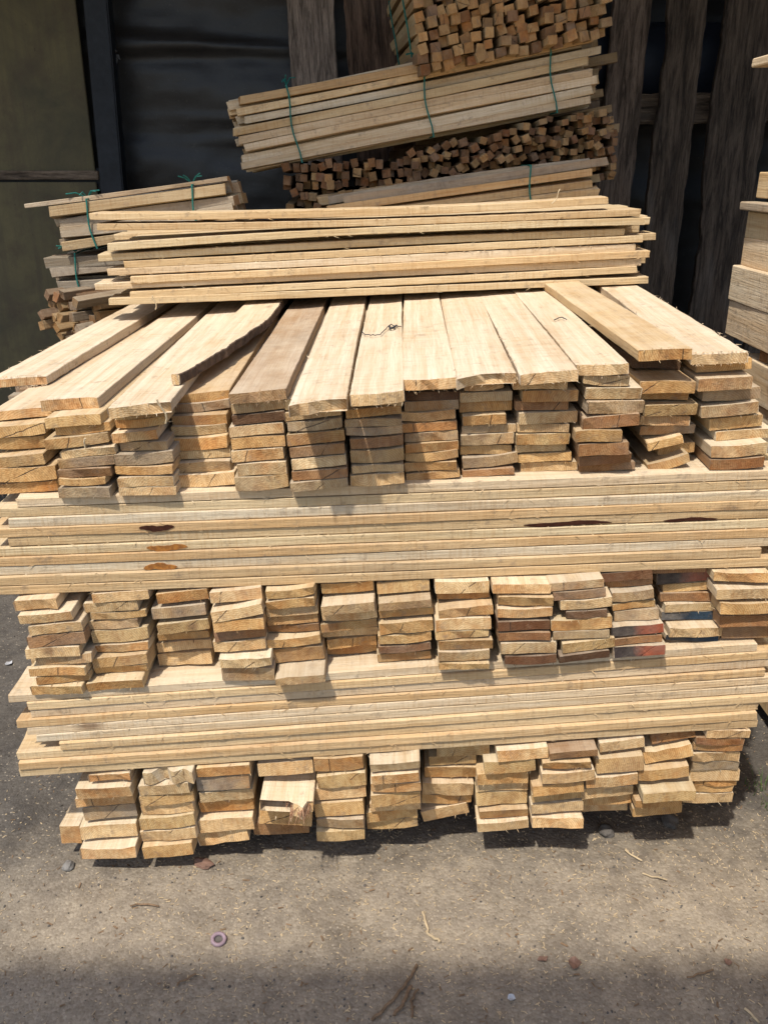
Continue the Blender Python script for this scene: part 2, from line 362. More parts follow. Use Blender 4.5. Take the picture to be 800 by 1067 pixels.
# ------------------------------------------------------------------ rear wall
WY = 4.3
def box_bm(bm, lo, hi, jit=0.0, rnd=None):
    v = [bm.verts.new((x+(rnd.uniform(-jit, jit) if rnd else 0), y+(rnd.uniform(-jit, jit) if rnd else 0), z+(rnd.uniform(-jit, jit) if rnd else 0))) for x in (lo[0], hi[0]) for y in (lo[1], hi[1]) for z in (lo[2], hi[2])]
    for q in ((0, 1, 3, 2), (4, 6, 7, 5), (0, 4, 5, 1), (2, 3, 7, 6), (0, 2, 6, 4), (1, 5, 7, 3)): bm.faces.new([v[k] for k in q])
def wx(px, y=WY, py=150): return at_y(px, py, y).x
def wz(py, y=WY): return at_y(400, py, y).z
def chamfered(name, lo, hi, mat, parent=None, bev=0.004):
    bm = bmesh.new(); c = [(a+b)/2 for a, b in zip(lo, hi)]
    box_bm(bm, [a-q for a, q in zip(lo, c)], [a-q for a, q in zip(hi, c)])
    bmesh.ops.bevel(bm, geom=bm.edges[:], offset=bev, segments=2, affect='EDGES')
    o = from_bm(name, bm, mat, parent); o.location = c; return o
# plywood hoarding
hx1 = wx(96)
hoard = empty('plywood_hoarding', (hx1-0.9, WY, 0)); tag(hoard, 'stained olive brown plywood hoarding of two panels beside the black sheeting', 'hoarding')
zj = wz(186)
def child_box(name, lo, hi, mat, par, bev=0.003):
    o = chamfered(name, lo, hi, mat, None, bev); o.location = Vector(o.location)-Vector(par.location); o.parent = par; return o
child_box('panel', (hx1-2.4, WY, zj+0.012), (hx1, WY+.015, 2.95), PLYM, hoard)
child_box('panel', (hx1-2.4, WY-.004, -0.02), (hx1, WY+.011, zj-0.016), PLYM, hoard)
child_box('batten', (hx1-2.4, WY-.022, zj-0.004), (hx1+.02, WY-.005, zj+0.034), SLABM, hoard).color = (.20, .155, .115, .4)
child_box('backing_strip', (hx1-2.4, WY+.016, zj-0.05), (hx1+.02, WY+.04, zj+0.045), POSTM, hoard)
rn = random.Random(4)
# leaning painted post between hoarding and sheeting
pa, pb = at_y(103, 10, WY-.05), at_y(121, 215, WY-.05)
post = chamfered('timber_post', (-.052, -.04, 0), (.052, .04, 3.0), POSTM, None, .006)
dxz = (pa.x-pb.x)/(pa.z-pb.z); post.rotation_euler = (0, math.atan(dxz), 0); post.location = (pb.x + dxz*(1.45-pb.z), WY-.05, 1.45)
tag(post, 'dark blue-black upright post between stained plywood and black sheeting', 'post')
# black sheeting: wrinkled plastic
tx0, tx1 = wx(70), 2.9
bm = bmesh.new(); nxs, nzs = 190, 150; ztop = 2.95
vs = []
for i in range(nxs+1):
    col = []
    for j in range(nzs+1):
        x = tx0+(tx1-tx0)*i/nxs; z = -0.01+(ztop+.01)*j/nzs
        d = 0.004*abs(mn.noise(Vector((x*4+z*2, z*9, 7)))) + 0.005*(1-abs(mn.noise(Vector((x*2.5, z*6-x, 11)))))**3 + 0.030*mn.noise(Vector((x*.8, z*3.2+x*.35, 1))) + 0.012*mn.noise(Vector((x*2.2, z*8, 5))) + 0.004*mn.noise(Vector((x*9, z*17, 2)))
        for zf, am, wd, sl in ((wz(38), .030, .030, -.03), (wz(52), .022, .022, .02), (wz(152), .020, .018, .03), (wz(120), .010, .015, -.02)):
            q = (z-(zf+sl*(x-tx0)+.01*math.sin(x*5)))/wd; d -= am*math.exp(-q*q)*(0.6+.4*math.sin(x*3+zf*9))
        col.append(bm.verts.new((x, WY+.10+d, z)))
    vs.append(col)
for i in range(nxs):
    for j in range(nzs): bm.faces.new((vs[i][j], vs[i+1][j], vs[i+1][j+1], vs[i][j+1]))
tarp = from_bm('plastic_sheet', bm, TARPM, smooth=True); tag(tarp, 'black wrinkled plastic sheeting hung behind the timber at the back', 'sheeting')
sol = tarp.modifiers.new('thickness', 'SOLIDIFY'); sol.thickness = 0.003; sol.offset = 1
# torn plastic tuft by the post
bm = bmesh.new()
for k in range(9):
    a = rn.uniform(0, 6.28); l = rn.uniform(.02, .05)
    p = [Vector((0, 0, 0)), Vector((math.cos(a)*l, -.012, math.sin(a)*l)), Vector((math.cos(a+.5)*l*.8, -.02, math.sin(a+.5)*l*.8))]
    v1 = [bm.verts.new(q) for q in p]; v2 = [bm.verts.new(q+Vector((0, .0015, 0))) for q in p]
    bm.faces.new(v1); bm.faces.new(list(reversed(v2)))
    for q in range(3): bm.faces.new((v1[q], v2[q], v2[(q+1) % 3], v1[(q+1) % 3]))
o = from_bm('torn_plastic', bm, simple('torn_plastic', (.22, .22, .22), .4, .5, 50)); o.location = at_y(117, 57, WY-.02)
tag(o, 'small torn grey plastic scrap caught beside the dark post', 'scrap')

# upright slabs
def slab(px0, px1, py0, y, leanpx, seed, col, label, t=.035, amp=.012, group='rough upright slabs of the fence', waney=False):
    rnd = random.Random(seed)
    a = at_y(px0, py0, y); b = at_y(px1, py0, y); wd = b.x-a.x; cxm = (a.x+b.x)/2
    ef = lambda sd_: (lambda x, h: h + amp*1.7*mn.noise(Vector((x*2.2, sd_, 3))) + amp*.9*mn.noise(Vector((x*9, sd_, 6))) + amp*.35*mn.noise(Vector((x*34, sd_, 8))))
    bm = board_bm(3.0, wd, t, rnd, rough=.002, nx=200, right_edge=ef(seed), left_edge=ef(seed+50.3), even=True, chamfer=.004, nw=6, end_rag=.01)
    o = from_bm('fence_slab', bm, SLABM, None, col)
    lean = math.atan(leanpx)
    # local x -> up, local y -> -world x ; z -> towards the camera
    M = Matrix(((0, -1, 0), (0, 0, -1), (1, 0, 0))).to_4x4()
    zc = a.z
    o.matrix_world = Matrix.Translation((cxm, y, zc)) @ Matrix.Rotation(lean, 4, 'Y') @ Matrix.Translation((0, 0, -zc-.02)) @ M
    tag(o, label, 'slab', group); return o
slab(303, 352, 60, 4.20, -.03, 11, (.30, .245, .205, 1), 'grey weathered slab standing against the black sheeting behind the tied bundles', amp=.006)
slab(363, 417, 40, 4.12, -.07, 12, (.13, .086, .062, 1), 'dark brown barky slab leaning beside the grey weathered slab', amp=.008)
slab(628, 666, 100, 4.15, .01, 13, (.16, .12, .092, 1), 'brown smooth slab just behind the ragged ends of the bundles', amp=.005)
slab(678, 717, 150, 4.10, .0, 14, (.088, .067, .050, 1), 'charcoal grey slab between the brown smooth slab and the widest slab', amp=.010)
slab(735, 790, 150, 4.13, -.01, 15, (.082, .063, .048, 1), 'widest charcoal slab with a notched bark edge near the squared beams', amp=.014)
slab(806, 860, 150, 4.12, .0, 16, (.082, .063, .048, 1), 'charcoal slab standing directly behind the squared beams', amp=.012)
# rail and rolled sheeting behind the slabs
ra, rb = at_y(600, 113, 4.22), at_y(900, 113, 4.22)
bm = board_bm(rb.x-ra.x, .12, .05, random.Random(3), rough=.006, nx=40, even=True, chamfer=.006)
o = from_bm('fence_rail', bm, SLABM, None, (.20, .15, .105, .6)); o.rotation_euler = (R(90), 0, 0); o.location = (ra.x, 4.25, ra.z)
tag(o, 'pale brown horizontal rail crossing behind the upright fence slabs', 'rail')
bm = bmesh.new(); rr = .15; L_ = rb.x-ra.x
prof = [(0, -.0), (0, .0)]
rings = []
rn2 = random.Random(8)
for i in range(41):
    x = L_*i/40; rings.append([bm.verts.new((x, rr*(1+.05*math.sin(x*9+k))*math.cos(k*2*math.pi/20), rr*1.0*(1+.06*math.sin(x*5+k*2))*math.sin(k*2*math.pi/20))) for k in range(20)])
for a, b in zip(rings, rings[1:]):
    for k in range(20): bm.faces.new((a[k], a[(k+1) % 20], b[(k+1) % 20], b[k]))
bm.faces.new(rings[0]); bm.faces.new(rings[-1])
o = from_bm('rolled_sheet', bm, simple('navy_plastic', (.020, .026, .040), .45, .4, 6), smooth=True); o.location = (ra.x, 4.33, wz(55, 4.2)-.02); o.scale = (1, .55, 1)
tag(o, 'rolled navy sheeting lying above the pale rail behind the slabs', 'sheeting')

# ------------------------------------------------------------------ the big pile: traced front ends
# every entry: (x left, y top left, x right, y top right, thickness) in quarter pixels from a local origin
T1, T2, T3, T4 = (0, 380), (200, 380), (400, 360), (600, 350)
M1, M2, M3, M4 = (0, 590), (200, 590), (400, 580), (600, 570)
B1, B2, B3, B4 = (50, 770), (250, 760), (430, 740), (600, 730)
TOP = [
 (T1, [(-40,210,235,185,30),(-40,278,190,255,38),(-40,322,190,312,42),(-40,405,190,380,38),(-40,455,235,440,45),(-20,515,240,495,35)]),
 (T1, [(190,245,425,225,40),(230,285,465,250,32),(190,340,455,310,38),(250,385,490,350,32),(245,412,480,390,36),(245,480,470,465,34),(250,515,445,508,28),(245,548,465,538,40)]),
 (T1, [(480,215,695,188,32),(480,248,695,228,34),(470,303,660,283,38),(500,340,700,330,36),(485,418,725,400,42),(480,460,725,450,32),(495,497,730,488,36),(495,532,735,525,28)]),
 (T2, [(-92,133,160,88,36),(-90,183,160,160,36),(-85,230,150,215,40),(-82,275,148,262,40),(-80,332,155,312,46),(-78,378,158,365,32),(-65,424,165,408,46),(-62,482,180,464,50)]),
 (T2, [(165,212,390,182,32),(170,250,390,215,32),(155,284,382,258,34),(165,332,390,315,38),(165,410,385,392,38),(190,446,395,430,42),(185,508,400,488,48)]),
 (T2, [(390,228,635,190,38),(390,280,620,245,34),(400,320,630,298,34),(400,385,640,352,40),(410,422,640,398,36),(415,465,645,432,36),(415,510,650,488,34),(415,555,650,527,34)]),
 (T3, [(-122,222,80,218,44),(-160,300,70,282,34),(-160,334,75,325,28),(-155,366,78,352,28),(-142,408,82,388,40),(-138,458,85,444,46),(-138,516,85,506,28),(-140,560,85,542,42)]),
 (T3, [(85,175,305,165,26),(85,207,310,202,32),(85,248,305,238,38),(75,300,298,282,34),(80,340,302,324,36),(85,382,310,364,38),(88,427,310,410,36),(90,472,308,450,32),(90,507,305,492,36),(95,554,315,527,30)]),
 (T3, [(335,168,500,152,36),(315,208,535,200,38),(315,250,535,238,38),(330,308,510,295,38),(320,347,550,336,30),(320,390,545,378,40),(318,430,535,423,36),(330,490,560,462,42),(330,538,545,522,20)]),
 (T3, [(535,150,765,148,40),(575,205,810,195,40),(550,246,770,240,34),(565,295,810,285,42),(555,342,770,338,32),(550,385,775,378,42),(545,429,760,421,28),(560,468,780,453,36),(570,508,800,496,32)]),
 (T4, [(35,175,220,182,34),(40,250,270,245,38),(45,295,285,290,40),(30,382,262,352,40),(-5,432,190,425,38),(15,470,225,455,38),(15,520,230,497,34),(15,556,245,532,25)]),
 (T4, [(240,92,440,100,32),(270,200,500,195,40),(275,240,465,240,30),(290,300,508,292,38),(265,345,475,345,32),(270,388,500,377,32),(300,462,450,425,20),(345,472,495,450,34),(305,560,480,505,16)]),
 (T4, [(500,120,740,100,38),(510,190,740,178,42),(530,238,770,225,40),(525,315,765,282,38),(560,360,780,335,40),(585,415,815,395,30),(570,482,800,460,38),(560,535,785,517,36)]),
]
MID = [
 (M1, [(60,155,240,137,32),(80,220,305,192,28),(120,262,345,235,28),(115,307,355,275,36),(105,356,330,340,28),(150,395,390,370,25),(122,438,358,424,24),(155,472,370,457,22),(122,516,350,500,28)]),
 (M1, [(385,126,620,108,34),(350,166,575,150,36),(385,208,610,195,24),(352,242,580,226,32),(385,287,620,267,42),(390,342,620,322,30),(385,396,615,374,34),(395,432,620,412,26),(360,500,600,472,32)]),
 (M2, [(-145,125,72,100,34),(-165,190,65,166,32),(-140,252,72,227,34),(-140,292,75,272,24),(-140,332,88,305,30),(-140,387,90,357,36)]),
 (M2, [(75,132,290,92,32),(80,210,303,162,30),(85,254,305,217,28),(95,284,305,249,34),(90,331,308,310,32),(115,406,335,386,28),(125,437,345,427,42)]),
 (M2, [(310,118,510,98,22),(310,160,515,132,26),(312,187,530,167,28),(315,227,528,202,26),(315,262,535,237,25),(320,326,540,292,28),(340,362,555,332,44),(350,488,560,460,24)]),
 (M2, [(535,86,762,66,34),(540,180,765,152,30),(540,214,770,190,24),(540,252,775,226,26),(545,280,780,257,24),(565,320,775,292,30),(565,352,775,328,26)]),
 (M3, [(-28,119,190,100,35),(-20,207,200,182,24),(-20,236,210,210,26),(-20,291,210,267,36),(-20,345,200,322,28),(-20,390,200,366,25),(-20,420,195,400,24)]),
 (M3, [(215,119,440,113,36),(220,162,440,151,24),(230,232,455,207,30),(215,277,445,263,36),(215,326,440,310,24),(230,373,452,361,32),(225,441,440,427,32),(225,482,440,469,20)]),
 (M3, [(455,161,690,156,28),(475,241,700,233,30),(470,276,700,266,28),(470,316,690,306,26),(475,352,690,342,24),(485,413,712,406,32),(505,455,720,444,24)]),
 (M4, [(-112,179,118,162,28),(-95,208,125,190,28),(-65,256,150,236,32),(-40,290,130,276,24),(-100,336,155,312,34),(-95,378,140,362,26),(-55,425,162,397,36),(-70,474,140,446,28)]),
 (M4, [(110,126,320,97,30),(125,156,320,130,24),(150,206,328,186,32),(150,244,330,226,24),(165,286,350,263,32),(150,346,365,326,34),(155,392,360,372,24),(155,452,372,430,34)]),
 (M4, [(320,96,540,84,22),(340,118,570,97,44),(365,171,588,146,28),(350,206,570,193,28),(370,246,598,236,32),(355,282,590,276,28),(390,350,612,340,34),(365,378,600,378,16)]),
 (M4, [(575,118,810,112,28),(585,188,830,180,30),(600,250,825,245,32),(600,300,815,290,32),(610,345,820,335,36)]),
]
BOT = [
 (B1, [(170,166,345,146,20),(120,222,350,203,34),(115,262,360,242,25),(150,302,370,274,38),(135,380,370,360,35),(135,484,375,456,28)]),
 (B1, [(395,166,610,141,40),(380,211,590,191,35),(390,258,610,232,32),(390,296,612,270,32),(385,360,615,320,35),(390,402,620,376,42),(395,470,605,440,38)]),
 (B2, [(-178,172,45,158,30),(-178,216,45,201,42),(-165,271,55,259,32),(-165,312,60,292,42),(-165,402,62,362,38),(-175,456,48,408,40)]),
 (B2, [(75,160,303,141,36),(75,305,300,305,32),(75,350,300,352,38),(55,407,290,390,54)]),
 (B2, [(310,136,515,124,40),(325,207,530,187,40),(315,262,530,242,34),(315,330,520,304,44),(320,388,520,372,32),(325,440,522,430,32)]),
 (B2, [(540,166,755,136,24),(550,206,750,188,28),(545,244,752,226,28),(550,288,755,270,36),(545,327,755,302,26),(530,362,745,332,30),(530,402,745,372,28)]),
 (B3, [(100,153,320,141,38),(70,206,265,191,28),(50,247,268,236,40),(38,316,255,311,40),(40,366,245,356,30),(45,432,240,388,38)]),
 (B3, [(355,186,568,166,30),(300,240,515,208,36),(270,277,480,263,36),(268,314,478,303,25),(265,358,480,346,36),(280,434,480,416,25),(270,494,485,460,28)]),
 (B3, [(570,198,770,180,20),(545,232,742,214,24),(540,281,762,260,32),(500,331,715,309,28),(495,362,705,346,24),(495,406,708,390,28),(500,470,712,455,28)]),
 (B4, [(100,186,290,166,28),(85,266,285,236,38),(45,346,260,312,32),(25,388,240,358,28),(25,420,235,394,26),(25,452,215,436,20)]),
 (B4, [(320,156,500,117,28),(290,236,492,192,30),(260,320,475,277,30),(278,400,500,386,28),(250,434,440,422,20),(240,464,440,437,28)]),
 (B4, [(545,136,725,131,28),(500,168,700,168,24),(490,196,690,194,24),(485,226,680,221,36),(480,266,680,259,32),(475,304,682,298,36),(490,346,670,341,16),(470,368,658,361,25),(450,402,655,391,36)]),
]
# boundaries between layers: image lines on the front of the pile -> height as a line in x
def zline(x0, y0, x1, y1, off=0.0):
    a, b = on_front(x0, y0, off), on_front(x1, y1, off); s = (b.z-a.z)/(b.x-a.x)
    return lambda x: a.z + s*(x-a.x)
ZL = [zline(100, 891, 760, 840), zline(20, 812, 787, 757, -.039), zline(30, 724, 790, 668, -.039), zline(0, 621, 800, 589, -.033), zline(16, 519, 800, 489, -.033), zline(75, 414, 750, 363)]
PT = 0.022                                                   # thickness of the uppermost planks
LEN = 1.50
boards = []
LAYERS = [('bottom', BOT, 0, 1), ('middle', MID, 2, 3), ('top', TOP, 4, 5)]
SPECIAL = {('middle', 10, 5): 'red', ('middle', 10, 7): 'red', ('middle', 11, 1): 'red', ('middle', 11, 5): 'blue', ('middle', 11, 7): 'blue'}
FORCE = {('middle', 8, 3): 'dark brown', ('middle', 9, 1): 'brown', ('middle', 9, 3): 'dark brown', ('middle', 9, 7): 'dark brown', ('middle', 10, 6): 'brown', ('middle', 11, 2): 'golden', ('middle', 11, 4): 'pale', ('middle', 11, 6): 'pale', ('middle', 8, 4): 'brown', ('middle', 6, 5): 'brown', ('top', 6, 4): 'brown', ('top', 7, 1): 'dark brown', ('top', 11, 0): 'dark brown', ('top', 5, 6): 'brown',  ('middle', 8, 6): 'dark brown', ('middle', 10, 0): 'dark brown', ('middle', 10, 1): 'brown',
         ('middle', 10, 2): 'greyish', ('middle', 10, 4): 'greyish', ('middle', 11, 3): 'brown', ('middle', 11, 0): 'brown', ('middle', 12, 3): 'brown', ('middle', 12, 4): 'brown', ('middle', 4, 7): 'pale', ('top', 7, 2): 'greyish',
         ('bottom', 10, 0): 'brown', ('bottom', 8, 0): 'brown', ('bottom', 11, 1): 'brown', ('bottom', 3, 3): 'brown', ('top', 10, 2): 'greyish', ('top', 10, 3): 'brown', ('top', 10, 5): 'brown', ('top', 10, 6): 'brown', ('top', 12, 7): 'brown', ('top', 5, 4): 'brown', ('top', 4, 1): 'dark brown', }
rb_ = random.Random(77)
stats = {}
for lname, cols, zb_i, zt_i in LAYERS:
    ncol = len(cols)
    for ci, (org, rows_) in enumerate(cols):
        n = len(rows_)
        mid = rows_[n//2]; pxm = org[0]+(mid[0]+mid[2])/8; pym = org[1]+(mid[1]+mid[3])/8
        xm = on_front(pxm, pym).x
        zb, zt = ZL[zb_i](xm), ZL[zt_i](xm)
        if lname == 'top': zt -= PT
        if lname == 'bottom' and ci in (7,): zb -= 0.004
        # thickness from the traced thickness, the rest shared out as air
        ths = []
        for r in rows_:
            P = on_front(org[0]+(r[0]+r[2])/8, org[1]+(r[1]+r[3])/8)
            dep = (P-EYE).dot(Vector((0, cp, -sp_))); phi = math.atan2(CAM_H-P.z, P.y)
            ths.append(min(max(r[4]/4/FPX*dep/math.cos(phi), 0.013), 0.027))
        tot = sum(ths); H = zt-zb
        if tot > H*0.95: k = H*0.95/tot; ths = [t*k for t in ths]; tot = sum(ths)
        elif tot < H*0.86: k = min(H*0.86/tot, 1.25); ths = [t*k for t in ths]; tot = sum(ths)
        gap = (H-tot)/n
        z = zt
        for bi, r in enumerate(rows_):
            t = ths[bi]; ztop = z - gap*0.5; z = z-gap-t
            pl, pr = org[0]+r[0]/4, org[0]+r[2]/4; ytl, ytr = org[1]+r[1]/4, org[1]+r[3]/4
            pc, yc = (pl+pr)/2, (ytl+ytr)/2
            A = at_z(pc, yc, ztop); fy = front_y(A.x, ztop); dev = A.y-fy
            lo = -0.07 if lname != 'top' else -0.05
            dev = max(lo, min(0.05, dev + (.02 if lname == 'top' else .008)))
            if lname == 'bottom' and ci == 3 and bi == 1: dev = -0.10
            if lname == 'top' and ci == 5 and bi >= 2: dev = -0.048-.002*bi
            if lname == 'middle' and ci == 4 and bi == 7: dev = -0.078
            Pm = at_y(pc, yc, fy-YAW*A.x+dev, YAW)
            dep = (Pm-EYE).dot(Vector((0, cp, -sp_)))
            wd = (pr-pl)/FPX*dep
            s = (ytl-ytr)/(pr-pl); ex = (yc-169)*YAW/FPX
            phi = math.atan2(CAM_H-Pm.z, Pm.y)
            zsl = math.atan((s-ex)/math.cos(phi)); zsl = max(-.12, min(.30 if abs(s) > .2 else .10, zsl))
            stats.setdefault(lname, []).append((dev, t))
            boards.append(dict(layer=lname, ci=ci, bi=bi, n=n, ncol=ncol, x=Pm.x, y=Pm.y, z=ztop-t, w=wd, t=t, roll=zsl))
if __name__ == '__main__' and False:
    print(stats)
def put_board(o, x, y, z, yaw, roll, pitch=0.0):
    o.location = (x, y, z); o.rotation_euler = (-roll, pitch, R(90)-YAWA*-1*-1+yaw)
COLN = lambda ci, ncol: ORD[ncol-1-ci]
def pick(rnd, lname):
    u = rnd.random()
    if lname == 'top': return 'pale' if u < .34 else 'golden' if u < .62 else 'honey' if u < .80 else 'greyish' if u < .92 else 'brown'
    if lname == 'middle': return 'pale' if u < .38 else 'golden' if u < .68 else 'honey' if u < .84 else 'greyish' if u < .95 else 'brown'
    return 'pale' if u < .42 else 'golden' if u < .78 else 'honey' if u < .93 else 'greyish'
WORDK = {'pale': 'pale', 'golden': 'golden', 'honey': 'honey-coloured', 'greyish': 'greyish', 'brown': 'brown', 'dark brown': 'dark brown'}
for b in boards:
    key = (b['layer'], b['ci'], b['bi']); sp = SPECIAL.get(key)
    rnd = random.Random(hash((b['ci'], b['bi'], len(b['layer'])*7)) & 0xffff)
    kind = FORCE.get(key) or pick(rnd, b['layer'])
    rag = rnd.choice((.001, .0015, .002, .0035)); look = WORDK[kind]
    end_fn = None
    if key == ('bottom', 3, 1):
        rr2 = random.Random(5); J = [rr2.uniform(0, .05) for _ in range(20)]
        end_fn = lambda y, J=J: (0.09*max(0, (y+.01)/.05) if y > -.01 else 0) + J[int((y+.2)*100) % 20]
        look = 'broken pale'; kind = 'pale'
    if key == ('bottom', 1, 0):
        end_fn = lambda y: .018*max(0, math.sin(y*38+1))+.008*math.sin(y*140); look = 'chipped pale'; kind = 'pale'
    bm = board_bm(LEN+rnd.uniform(-.01, .02), b['w'], b['t'], rnd, rough=rnd.choice((.0010, .0014, .002, .003)), bow=rnd.uniform(-.002, .002), crook=rnd.uniform(-.004, .004), skew=rnd.gauss(0, .035), skew_z=rnd.gauss(0, .12),
                  nx=14, end_rag=rag, cup=rnd.choice((0, 0, 0, .0015, -.0015, .003)), end_fn=end_fn, nw=12 if end_fn else 5)
    if rnd.random() < .7: splinters(bm, LEN, b['w'], b['t'], rnd, rnd.randint(4, 16), .12)
    mat = WOOD
    if sp == 'red': mat = REDEND; look = 'red and black-ended'
    if sp == 'blue': mat = BLUEEND; look = 'blue-painted'
    o = from_bm('board', bm, mat, None, shade(kind, rnd))
    if b['layer'] != 'bottom' and kind in ('golden', 'honey', 'pale') and rnd.random() < .35: o.color = (*[v*.86 for v in o.color[:3]], min(1, o.color[3]+.3))
    if mat is not WOOD: o.color = (*PAL['greyish'], .5)
    fy = b['y']
    put_board(o, b['x'], fy, b['z'], YAWA+rnd.gauss(0, .006), b['roll'])
    pos = 'topmost' if b['bi'] == 0 and b['layer'] != 'top' else 'lowest' if b['bi'] == b['n']-1 else ORD[b['bi']]
    if pos in ('topmost', 'lowest'): pl_ = f'{pos} in the'
    else: pl_ = f'{pos} down the'
    lay = {'top': 'top', 'middle': 'middle', 'bottom': 'bottom'}[b['layer']]
    cl = COLN(b['ci'], b['ncol'])
    tag(o, f"{look} board, {pl_} {cl} end-on stack from the beams, {lay} layer", 'board', f"boards stacked end-on in the {lay} layer")
    if key == ('bottom', 3, 1):
        bms = bmesh.new(); r7 = random.Random(9)
        for k in range(70):
            y = r7.uniform(-.052, .052); x0 = end_fn(y)-.002; l = r7.uniform(.01, .05); z0 = r7.uniform(.1, .95)*b['t']; d = r7.uniform(.0010, .003)
            v = [bms.verts.new((x0+.02, y+d, z0)), bms.verts.new((x0+.02, y-d, z0)), bms.verts.new((x0+.02, y, z0+d*1.4)), bms.verts.new((x0-l, y+r7.uniform(-.01, .01), z0+r7.uniform(-.006, .004)))]
            for q in ((0, 1, 2), (0, 3, 1), (1, 3, 2), (2, 3, 0)): bms.faces.new([v[i] for i in q])
        from_bm('splinter_fringe', bms, SPLINT, o)

# the short block lying outside the first bottom stack
bl = board_bm(.40, .045, .05, random.Random(31), nx=10, end_rag=.002)
o = from_bm('offcut_block', bl, WOOD, None, (*PAL['pale'], .1)); p = at_z(73, 862, ZL[0](-.62)+.05); o.location = (p.x, p.y, ZL[0](-.62)+.004); o.rotation_euler = (0, 0, R(90)+YAWA-.05)
tag(o, 'short pale block wedged outside the end stack of the bottom layer', 'block')

# ------------------------------------------------------------------ the uppermost planks, seen from above
# (front left, front right, back left, back right) pixels, lift above the top of the layer
PLK = [
 ((-16, 396), (53, 389), (114, 323), (158, 321), 0.0, 'pale', 'pale plank with a ragged edge, set back at the far end from the beams'),
 ((42, 417), (103, 413), (168, 320), (208, 318), 0.0, 'pale', 'clean pale plank beside the ragged-edged end plank, square front corner'),
 ((113, 426), (177, 416), (210, 319), (250, 317), 0.0, 'pale', 'pale plank with splintered front corner, just beside the bark-edged plank'),
 ((240, 411), (299, 404), (290, 316), (328, 315), 0.0, 'brown', 'brown weathered plank, the darkest one lying on top of the pile'),
 ((304, 423), (359, 412), (330, 315), (368, 314), 0.0, 'pale', 'pale plank with chipped front corner, between brown plank and knotted-string plank'),
 ((366, 412), (419, 407), (370, 314), (407, 312), 0.0, 'pale', 'pale plank with dark string scrap lying on it'),
 ((418, 396), (476, 393), (408, 312), (446, 310), 0.0, 'pale', 'whitish plank with grey-stained front end on top of the pile'),
 ((478, 394), (535, 385), (449, 310), (485, 308), 0.0, 'pale', 'pale plank with curved split front end beside the whitish grey-ended one'),
 ((544, 390), (602, 384), (487, 308), (525, 307), 0.0, 'pale', 'smooth pale plank between split-ended plank and the one with a wire scrap'),
 ((600, 380), (656, 379), (525, 307), (563, 305), 0.0, 'pale', 'pale plank with a wire scrap, beside the raised upcurved plank'),
 ((665, 364), (722, 362), (566, 304), (609, 302), 0.022, 'golden', 'raised golden plank lying over another, second nearest to the beams'),
 ((722, 369), (780, 365), (609, 303), (668, 299), 0.002, 'pale', 'whitish fuzzy-edged plank nearest to the squared beams'),
]
def top_z(x): return ZL[5](x)
def on_top(px, py, dz=0.0):
    d = ray(px, py); p = at_z(px, py, top_z(0)+dz)
    for _ in range(6): p = at_z(px, py, top_z(p.x)+dz)
    return p
plank_objs = {}
for i, (fl, fr, bl_, br_, dz, kind, lab) in enumerate(PLK):
    rnd = random.Random(500+i)
    z_bias = dz
    A, B, Cc, D = on_top(*fl, z_bias), on_top(*fr, z_bias), on_top(*bl_, z_bias), on_top(*br_, z_bias)
    f = (A+B)/2; k = (Cc+D)/2
    for q in (k,):                                        # cap how far back the traced points may fall
        dirv = (k-f)
    wf_, wb_ = (B-A).length, (D-Cc).length
    yaw = math.atan2(-dirv.x, dirv.y)
    yaw = max(-.16, min(.16, yaw))
    wav = min(max(wf_, .098), .128)
    right_edge = None; mr = 0
    rag = .003; rough = .0016
    if i in (0, 11): rough = .004
    if i in (4, 7): rag = .006
    bm = board_bm(LEN, wav, PT-.001, rnd, rough=rough, bow=rnd.uniform(-.001, .003), nx=34, end_rag=rag, nw=7, cup=rnd.choice((0, .0015, -.001)), crook=0.0, skew=(B.y-A.y)/max(.05, B.x-A.x)*-1*0.6,
                  end_fn=(lambda y: .012*math.cos(y*40)) if i == 7 else None)
    splinters(bm, LEN, wav, PT, rnd, 110 if i in (0, 11) else 36, .55)
    o = from_bm('top_plank', bm, WOOD, None, shade(kind, rnd, .05))
    if kind == 'pale': o.color = (PAL['pale'][0]*1.03, PAL['pale'][1]*1.05, PAL['pale'][2]*1.10, rnd.uniform(.0, .18))
    if kind == 'brown': o.color = (.43, .32, .215, .35)
    tilt = math.atan((top_z(B.x)-top_z(A.x))/max(.05, B.x-A.x))
    put_board(o, f.x, f.y, top_z(f.x)+dz-PT, yaw, tilt+rnd.gauss(0, .008))
    tag(o, lab, 'plank', 'planks lying on top of the pile'); plank_objs[i] = o
# bark-edged tapering plank, lying over the third stack
A = on_top(180, 402); Bk = on_top(250, 318); dirv = Bk-A; yaw = math.atan2(-dirv.x, dirv.y)
rnd = random.Random(88)
def bark_edge(x, h): return -(.016 + .098*min(1, x/0.62)**.75) + .004*mn.noise(Vector((x*14, 1, 2))) + .004*mn.noise(Vector((x*55, 4, 2)))
bm = board_bm(LEN-.1, .11, .021, rnd, rough=.0012, nx=120, right_edge=bark_edge, left_edge=lambda x, h: .001*math.sin(x*20), nw=6, mat_right=1, chamfer=.002, end_rag=.003)
o = from_bm('top_plank', bm, [WOOD, BARK], None, (*PAL['pale'], .08)); put_board(o, A.x, A.y, top_z(A.x)+.002, yaw, 0.06)
tag(o, 'tapering plank with dark bark along one edge, lying on its neighbours', 'plank', 'planks lying on top of the pile')

